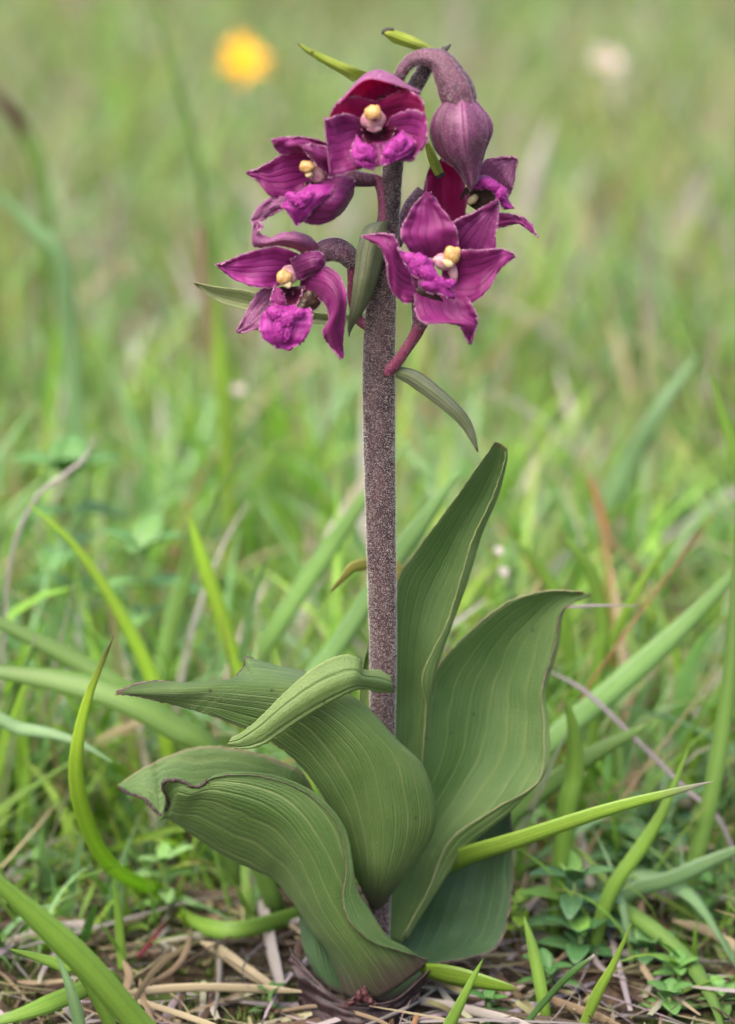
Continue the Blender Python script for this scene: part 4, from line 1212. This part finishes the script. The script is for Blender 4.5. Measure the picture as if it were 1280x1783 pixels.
B('grass_leaf', 'small pointed grass leaf standing near the twig', 'grass', [(1010, 1800, -1.5), (1040, 1730, -1.6), (1070, 1675, -1.7), (1101, 1605, -1.8)], 19, 'yellow', G1, (0,), .16, .7)
B('grass_leaf', 'thin dark grass leaf with a cut white tip', 'grass', [(900, 1800, -1.6), (960, 1730, -1.7), (1000, 1690, -1.8), (1036, 1663, -1.8)], 11, 'deep', G1, (0,), .16, .3, 'grey', tipw=.55)
B('grass_leaf', 'upright grass leaf below the torn leafy shoot', 'grass', [(955, 1820, -.6), (945, 1740, -.6), (930, 1660, -.4), (912, 1595, -.2)], 20, 'bright', G1, (0,), .16, .35)
B('grass_leaf', 'narrow grass leaf leaning beside the blunt yellow-green leaf', 'grass', [(770, 1810, -2.2), (795, 1760, -2.2), (820, 1710, -2.2), (842, 1668, -2.2)], 20, 'bright', G1, (0,), .16, .6)
B('grass_leaf', 'blunt yellow-green leaf lying out from the foot of the orchid', 'grass', [(735, 1690, -.5), (770, 1695, -.9), (820, 1705, -1.2), (870, 1716, -1.4), (908, 1724, -1.5)], 38, (.16, .26, .03), G1, (-30, -20), .16, .6, 'tan', basew=.8, root=False)
B('grass_leaf', 'wide bluish grass leaf slanting up behind the stem', 'grass', [(520, 1230, 6.5), (590, 1120, 6.5), (680, 985, 6.5), (745, 895, 6.5), (800, 822, 6.5)], 38, (.19, .33, .12), G1, (5, 0), .16, .3, tipw=.25)
B('grass_leaf', 'second bluish grass leaf leaning behind the wide one', 'grass', [(430, 1190, 9), (490, 1080, 9), (570, 960, 9), (640, 860, 9), (720, 760, 9.5)], 36, (.19, .33, .10), G1, (15, 0), .16, .4)
B('grass_leaf', 'broad shaded grass leaf lying low behind the arched leaf', 'grass', [(380, 1330, 3.5), (300, 1265, 3.5), (200, 1212, 3.6), (100, 1185, 3.8), (0, 1170, 4.0), (-80, 1160, 4.2)], 52, 'mid', G1, (-25, -15), .16, .4)
B('grass_leaf', 'long grass leaf crossing low above the broad shaded one', 'grass', [(320, 1290, 5.0), (230, 1210, 5.0), (120, 1145, 5.2), (0, 1085, 5.4), (-90, 1050, 5.5)], 38, 'mid', G1, (-15, -5), .16, .4)
B('grass_leaf', 'pale grass leaf lying flat over the brown litter', 'grass', [(-60, 1275, 3.2), (40, 1270, 3.0), (130, 1290, 2.8), (200, 1330, 2.6)], 26, 'blue', G1, (0, 20), .16, .5)
B('grass_leaf', 'grass leaf curving across the litter toward the orchid foot', 'grass', [on_ground(540, 1590, .2), on_ground(450, 1612, .5), on_ground(390, 1620, .5), on_ground(340, 1605, .4), on_ground(312, 1578, .3)], 28, 'bright', G1, (10, -25), .16, .3, basew=.9)
B('grass_leaf', 'short blade-like sprout beneath the wide corner leaf', 'grass', [(150, 1700, -3.4), (110, 1682, -3.5), (60, 1665, -3.6), (15, 1652, -3.7)], 24, 'bright', G1, (-10,), .16, .6)
B('grass_leaf', 'slender grass leaf hanging down from the corner leaf', 'grass', [(145, 1860, -4.0), (138, 1783, -4.0), (122, 1720, -4.0), (98, 1660, -3.9)], 22, 'blue', G1, (10,), .16, .4)
B('grass_leaf', 'light grass leaf lying across the bottom dead stalks', 'grass', [on_ground(190, 1705, .2), on_ground(110, 1738, .5), on_ground(40, 1765, .5), on_ground(-60, 1795, .3)], 30, 'bright', G1, (-15,), .16, .4)
B('grass_leaf', 'thin upright shoot standing in the bare litter', 'grass', [on_ground(213, 1690, 0), (210, 1640, 1.3), (205, 1580, 1.3), (198, 1530, 1.2)], 16, 'bright', G1, (0,), .16, .5)
B('grass_leaf', 'slim browned grass leaf tapering to a hair tip', 'grass', [(-15, 1300, 4.2), (10, 1240, 4.2), (35, 1180, 4.2), (50, 1140, 4.2), (64, 1105, 4.2)], 20, 'mid', G1, (0,), .16, .6, 'mauve')
B('grass_leaf', 'pointed grass leaf tip rising above the broad leaf', 'grass', [(1040, 1180, 7.5), (1050, 1090, 7.5), (1030, 1000, 7.5), (1000, 955, 7.5), (968, 925, 7.5)], 26, 'bright', G1, (0,), .16, .5, 'tan')
B('grass_leaf', 'companion grass leaf curving above the broad leaf', 'grass', [(985, 1100, 9), (965, 1030, 9), (930, 975, 9), (885, 930, 9)], 26, 'bright', G1, (0,), .16, .5)
B('grass_leaf', 'tall grass leaf leaning inward at the edge of the sward', 'grass', [(1330, 960, 10), (1300, 850, 10), (1265, 740, 10), (1235, 645, 10)], 32, 'bright', G1, (0,), .16, .5)
B('grass_leaf', 'broad hazy grass leaf slanting up the sward', 'grass', [(1040, 930, 18), (1090, 820, 18), (1150, 710, 18), (1220, 610, 19)], 44, 'blue', G1, (0,), .16, .5)
B('grass_leaf', 'hazy green leaf rising from the turf into the pale slope', 'grass', [(1010, 1260, 8), (1060, 1130, 8), (1120, 1010, 8), (1180, 930, 8)], 24, 'yellow', G1, (0,), .16, .5)
B('grass_leaf', 'short fresh leaf standing under the tilted pale one', 'grass', [(985, 1420, 2.5), (1000, 1350, 2.6), (1000, 1280, 2.7), (985, 1210, 2.8)], 30, 'bright', G1, (20,), .16, .4)
B('grass_leaf', 'leaning leaf rooted beside the tall edge leaf', 'grass', [(1060, 1560, 1.8), (1120, 1470, 1.9), (1160, 1400, 2), (1200, 1300, 2.2)], 24, 'bright', G1, (0,), .16, .5)
B('grass_leaf', 'flat blue-green leaf lying low behind the edge leaf', 'grass', [(1090, 1560, 2.6), (1170, 1530, 2.6), (1260, 1490, 2.6), (1340, 1460, 2.6)], 28, 'blue', G1, (-10,), .16, .4)

G2 = 'dead stalks lying at the foot of the orchid'
for lab, pts, wd, colr, rl in [
    ('flat speckled straw blade ending beside the purple sheath', [(170, 1745, -1.6), (260, 1725, -1.7), (350, 1719, -1.8), (450, 1722, -1.9), (532, 1727, -2.0)], 20, 'straw', (-10,)),
    ('split straw lying under the flat speckled blade', [(210, 1735, -1.4), (270, 1752, -1.8), (340, 1775, -2.2), (420, 1805, -2.6)], 14, 'straw', (10,)),
    ('crumpled papery straw sheath among the stalks', [(190, 1762, -1.8), (215, 1730, -1.8), (225, 1700, -1.8), (215, 1672, -1.7)], 18, 'tan', (50, -30)),
    ('curved tan stalk bending under the grass leaf', [(255, 1715, -.9), (300, 1690, -.8), (325, 1655, -.7), (332, 1615, -.6)], 13, 'tan', (0,)),
    ('broad bleached straw slanting toward the orchid foot', [(470, 1715, -.6), (430, 1690, -.5), (390, 1660, -.3), (350, 1640, -.2)], 26, 'straw', (0,)),
    ('upright pale straw strip behind the folded leaf', [(490, 1720, .4), (475, 1660, .6), (460, 1590, .9), (440, 1520, 1.2)], 28, 'grey', (15,)),
    ('thin brown stalk reaching under the folded leaf', [(330, 1565, .8), (400, 1550, .8), (480, 1535, .7)], 10, 'tan', (0,)),
    ('bleached flat straw in front of the bare soil', [(10, 1645, -1.2), (70, 1625, -1.2), (130, 1612, -1.2), (172, 1615, -1.2)], 24, 'grey', (0,)),
    ('pale dry stalk arching over the slim grass leaf', [(8, 1090, 8.2), (22, 960, 8.2), (62, 868, 8.2), (118, 822, 8.2), (145, 800, 8.2), (165, 765, 8.4)], 10, 'grey', (0,)),
    ('mauve stalk lying level by the bowed grass leaf', [(90, 1375, 1.6), (170, 1378, 1.5), (240, 1390, 1.4), (300, 1420, 1.2)], 12, 'mauve', (0,)),
    ('straw blade crossing behind the bowed grass leaf', [(-30, 1292, 2.6), (60, 1305, 2.6), (140, 1320, 2.4), (200, 1345, 2.2)], 16, 'tan', (0,)),
    ('reddish straw behind the pale flat leaf', [(20, 1420, 2.2), (60, 1370, 2.3), (90, 1320, 2.4), (115, 1285, 2.5)], 20, 'tan', (0,)),
    ('thin dry stalk poking out level behind the broad leaf tip', [on_ground(830, 1480, 0), (850, 1250, 4.2), (915, 1075, 3.2), (1010, 1056, 2.8), (1110, 1055, 2.6)], 8, 'grey', (0,)),
    ('rust coloured stalk leaning behind the broad leaf', [(1000, 1250, 6), (1070, 1130, 6.2), (1150, 1020, 6.5), (1247, 892, 6.8)], 7, 'rust', (0,)),
    ('bleached knobbly stalk between herb and grass leaf', [(1030, 1560, 1.4), (1010, 1510, 1.4), (985, 1460, 1.4), (960, 1420, 1.4)], 17, 'grey', (0,)),
    ('pinkish dry stalk slanting across the litter', [(1260, 1440, 4), (1190, 1370, 4.2), (1110, 1290, 4.5), (1020, 1205, 4.8), (950, 1165, 5)], 12, 'mauve', (0,)),
    ('white straw leaning against the tall edge leaf', [(1160, 1530, 3.4), (1190, 1485, 3.4), (1215, 1450, 3.4)], 17, 'grey', (0,)),
    ('cream straw poking in above the arched green leaf', [(1330, 1680, -.5), (1280, 1648, -.8), (1230, 1620, -1.0), (1172, 1603, -1.2)], 22, 'straw', (0,)),
    ('ragged mauve stem standing behind the small pointed leaf', [(1098, 1760, -.8), (1080, 1690, -.6), (1066, 1640, -.4), (1050, 1585, -.2)], 13, 'mauve', (0,)),
    ('dark red runner stem creeping over the moss', [(240, 1668, -.8), (262, 1640, -.7), (290, 1602, -.6)], 12, 'red', (0,)),
    ('grey straw lying below the blunt leaf', [(720, 1740, -1.0), (800, 1755, -1.2), (880, 1775, -1.4), (950, 1800, -1.6)], 22, 'grey', (0,)),
    ('tan straw lying at the bottom by the cut-tipped leaf', [(940, 1735, -.6), (1000, 1755, -.8), (1080, 1785, -1)], 20, 'tan', (0,)),
    ('short orange bud scale at the orchid foot', [(715, 1800, -1.8), (722, 1780, -1.8), (728, 1764, -1.8)], 12, 'rust', (0,)),
    ('thin straw leaning across the dark sheath', [(480, 1762, -1.2), (560, 1752, -1.6), (640, 1770, -1.9), (700, 1796, -2.2)], 9, 'tan', (0,)),
    ('grey wisp of straw hooked round the orchid foot', [(760, 1720, -.4), (720, 1748, -1.2), (660, 1776, -1.8), (600, 1800, -2.2)], 7, 'grey', (0,)),
    ('pale bent straw resting above the leafy herb', [(900, 1560, 2.5), (985, 1520, 2.5), (1060, 1470, 2.6), (1140, 1400, 2.7)], 10, 'mauve', (0,)),
]:
    if min(p[1] for p in pts) > 1270:
        pts = [on_ground(p[0], p[1], .12 + .3 * i / len(pts)) for i, p in enumerate(pts)]
    B('dry_stalk', lab, 'dead grass', pts, wd * .75, [c * .8 for c in GREEN[colr]], G2, rl, .16, .2, mat='straw', tipw=.35, midrib=False, root=(P(np.array(pts[0], float))[2] > 1.2))


def thing(name, at, label, category, group=None):
    return prop(holder(name, at), label, category, group)


def one_leaf(name, parent, at, az, el, L, W, col, mat='herb', curl=.3, n=9, frame=None):
    """One stalkless herb leaf or ray: at in cm, length L, width W."""
    t = np.linspace(0, 1, n)
    f_ = np.array([math.cos(az) * math.cos(el), math.sin(az) * math.cos(el), math.sin(el)])
    s_ = np.array([-math.sin(az), math.cos(az), 0])
    if frame is not None:
        f_, s_ = frame @ f_, frame @ s_
    u_ = np.cross(f_, s_)
    wv = (np.sin(math.pi * np.clip(t * .9 + .06, 0, 1)) ** .85) * W / 2
    us = np.linspace(-1, 1, 5)
    v = np.stack([np.array(at) + f_ * (t * L)[:, None] + s_ * (wv * a)[:, None] + u_ * ((abs(a) * wv * .35) - curl * L * t * t)[:, None] for a in us], 1)
    cc = np.tile(np.array(col), (n, 5, 1)) * (1 + .1 * np.abs(us))[None, :, None]
    cc[:, 2] *= 1.2
    u = np.tile((us + 1) / 2, (n, 1))
    o = mesh(name, v, grid_faces(n, 5), MAT[mat], parent, np.stack([u, np.tile(t[:, None], (1, 5))], -1), cc)
    md = o.modifiers.new('thickness', 'SOLIDIFY')
    md.thickness = .02 * S
    return o


def herb(px, py, d, label, size, cols, pairs=5, lean=(0, 0), seed=0, wide=.55):
    r = random.Random(seed)
    top = P(np.array((px, py, d), float))
    ft = np.array([top[0] - lean[0], top[1] - lean[1], ground_z(top[0], top[1]) - .1])
    h = thing('leafy_herb', ft, label, 'herb', 'small leafy herbs in the turf')
    tube('stem', [(ft[0], ft[1], ft[2], 5), (*(ft * .5 + top * .5 + np.array([.05, 0, 0])), 5), (*top, 3.5)], MAT['herb_stem'], h, n=10, nu=8, world=True)
    for i in range(pairs):
        t = .25 + .75 * (i + 1) / pairs
        p = ft * (1 - t) + top * t
        for k in range(2 if i < pairs - 1 else 4):
            a = i * 1.57 + k * (math.pi if i < pairs - 1 else math.pi / 2) + r.uniform(-.3, .3)
            s_ = size * (1.15 - .35 * t) * r.uniform(.85, 1.15)
            one_leaf('leaf', h, p, a, r.uniform(.05, .45) + .45 * t * (i == pairs - 1), s_, s_ * wide, np.array(cols[(i + k) % len(cols)]) * r.uniform(.85, 1.15))
    return h


herb(1000, 1535, 2.2, 'leafy herb with rounded blue-green leaves beside the basal leaf', 1.0, [(.09, .19, .085), (.11, .22, .08), (.17, .33, .06)], 5, seed=1)
herb(905, 1575, 2.4, 'bright torn leafy shoot touching the basal leaf', .6, [(.24, .38, .05)], 3, seed=2)
herb(285, 1505, 4.0, 'small starry herb sprouting by the bowed grass leaf', .75, [(.20, .34, .12), (.16, .30, .08)], 4, seed=3, wide=.5)
herb(1010, 1630, 1.6, 'dark low herb under the rounded blue-green one', .85, [(.06, .15, .05), (.08, .18, .06)], 3, seed=4, wide=.7)
herb(1180, 1690, .6, 'low green herb beneath the arched green leaf', .6, [(.10, .22, .05)], 4, seed=5, wide=.6)
herb(1165, 1735, -.4, 'tiny round-leaved herb by the grey stem', .55, [(.09, .20, .05)], 3, seed=6, wide=.8)
herb(850, 1745, -.6, 'deep green sprig under the blunt yellow-green leaf', .5, [(.07, .18, .04)], 3, seed=7)
herb(1105, 1470, 5.0, 'dim round-leaved herb between the long straight leaf and the tall edge leaf', .9, [(.07, .16, .06), (.10, .2, .07)], 4, seed=11, wide=.7)
herb(1235, 1545, 3.6, 'narrow-leaved herb leaning on the tall edge leaf', .8, [(.09, .2, .05)], 5, seed=12, wide=.4)
herb(1125, 1650, 1.6, 'flat dark herb inside the hoop of the arched leaf', .7, [(.06, .14, .05), (.09, .19, .06)], 3, seed=13, wide=.75)
herb(955, 1690, .5, 'low herb of small oval leaves under the basal leaf rim', .6, [(.07, .17, .045)], 3, seed=14, wide=.6)
herb(1255, 1735, .0, 'pale-leaved seedling at the foot of the arched leaf', .55, [(.13, .26, .07)], 4, seed=15, wide=.6)
herb(1165, 1405, 6.5, 'blue-green herb sheltering behind the tip of the long straight leaf', 1.1, [(.09, .19, .10)], 4, seed=16, wide=.5)
herb(60, 1500, 4.5, 'thin sprig standing in the brown litter by the bowed leaf', .5, [(.10, .2, .05)], 4, seed=17, wide=.35)
herb(120, 830, 14, 'round-leaved herb deep in the turf by the grey stalk', 1.5, [(.10, .22, .06)], 6, seed=8, wide=.7)
herb(250, 960, 11, 'bushy herb behind the slim arching grass leaf', 1.4, [(.09, .21, .06), (.13, .26, .07)], 6, seed=9, wide=.6)
herb(470, 1730, -.3, 'tiny moss-green sprig under the flat straw', .35, [(.06, .13, .03)], 3, seed=10)

# flowers far up the slope
def daisy(px, py, d, R_, label, mat, rays, tilt):
    c = P(np.array((px, py, d), float))
    ft = np.array([c[0] + .1 * c[2], c[1] + .3, ground_z(c[0], c[1]) - .1])
    h = thing('meadow_flower', ft, label, 'flower')
    k = R_ * 6
    tube('stem', [(*ft, k), (*(ft * .5 + c * .5), k), (*c, k)], MAT['herb_stem'], h, n=10, nu=8, world=True)
    z_ = np.array([.15, -.75, .62])
    z_ /= np.linalg.norm(z_)
    x_ = np.cross([0, 0, 1.0], z_)
    x_ /= np.linalg.norm(x_)
    fr = np.stack([x_, np.cross(z_, x_), z_], 1)
    for i in range(rays):
        one_leaf('petal', h, c, i / rays * 2 * math.pi, tilt + .25 * math.sin(i * 2.3), R_ * (1 + .15 * math.sin(i * 5.1)), R_ * 4.2 / rays + .05, (1, 1, 1), mat, .12, frame=fr)
    th = np.linspace(0, math.pi / 2, 6)
    ph = np.arange(12) / 12 * 2 * math.pi
    V = np.stack([np.cos(ph)[None] * np.sin(th)[:, None], np.sin(ph)[None] * np.sin(th)[:, None], np.cos(th)[:, None] + 0 * ph[None]], -1) * R_ * .35
    mesh('disc', (V.reshape(-1, 3) @ fr.T) + c, grid_faces(6, 12, True), MAT['yellow'], h)
    return h


daisy(424, 112, 68, 1.15, 'orange-yellow flower out of focus far behind the orchid', 'yellow', 14, .5)
daisy(1056, 110, 78, .75, 'whitish flower out of focus on the far slope', 'white', 10, .5)
daisy(868, 960, 10, .12, 'tiny white flower in the turf above the broad leaf', 'white', 6, .6)
daisy(876, 996, 10, .13, 'second tiny white flower just under the first', 'white', 6, .6)
daisy(415, 680, 24, .2, 'small whitish flower in the sward below the hanging sepals', 'white', 7, .6)

# tall blurred stalks in the sward
G3 = 'tall stalks standing in the sward'
B('tall_stalk', 'long green stalk leaning up the slope behind the flowers', 'stalk', [(400, 700, 26), (370, 480, 26), (340, 260, 26), (290, 80, 26), (262, -40, 26)], 13, 'mid', G3, (0,), .16, .3)
B('tall_stalk', 'brown upright stalk behind the lower flower', 'stalk', [(395, 760, 22), (362, 560, 22), (352, 430, 22), (350, 385, 22)], 16, (.15, .10, .06), G3, (0,), .16, .2, mat='straw')
B('tall_stalk', 'fresh yellow-green stalk beside the brown one', 'stalk', [(392, 740, 20), (385, 640, 20), (378, 560, 20), (374, 470, 20)], 30, 'yellow', G3, (0,), .16, .5)
B('tall_stalk', 'bent pale stalk drooping at the edge of the slope', 'stalk', [(130, 700, 22), (118, 560, 22), (105, 450, 22), (50, 390, 22), (-20, 320, 22)], 34, 'blue', G3, (0,), .16, .3)
B('tall_stalk', 'dark seed head hanging at the edge of the slope', 'stalk', [(85, 560, 30), (75, 330, 30), (45, 235, 30), (15, 190, 30), (-30, 140, 30)], 24, 'mid', G3, (0,), .16, .2, tip='brown', tipfrom=.55, tipw=.6, basew=.3)
B('tall_stalk', 'straw-coloured stalk standing in the far grass', 'stalk', [(1035, 600, 55), (1024, 500, 55), (1018, 400, 55), (1010, 320, 55)], 34, 'straw', G3, (0,), .16, .3, mat='straw')
B('tall_stalk', 'whitish leaning straw in the far grass', 'stalk', [(1160, 480, 60), (1190, 400, 60), (1235, 290, 60)], 32, 'grey', G3, (0,), .16, .3, mat='straw')
B('tall_stalk', 'pale mauve straw behind the star-shaped flower', 'stalk', [(905, 420, 60), (925, 320, 60), (962, 200, 60)], 34, 'grey', G3, (0,), .16, .3, mat='straw')
B('tall_stalk', 'rust-coloured dead leaf standing in the turf', 'stalk', [(1060, 1000, 14), (1052, 920, 14), (1040, 870, 14), (1022, 825, 14)], 18, 'rust', G3, (0,), .16, .3, mat='straw')
B('tall_stalk', 'withered yellow curl behind the stem', 'stalk', [(720, 1060, 2.5), (670, 990, 2.5), (620, 985, 2.3), (598, 1005, 2.2), (575, 1032, 2.1)], 22, (.30, .28, .08), G3, (0, 40), .16, .5, 'rust')
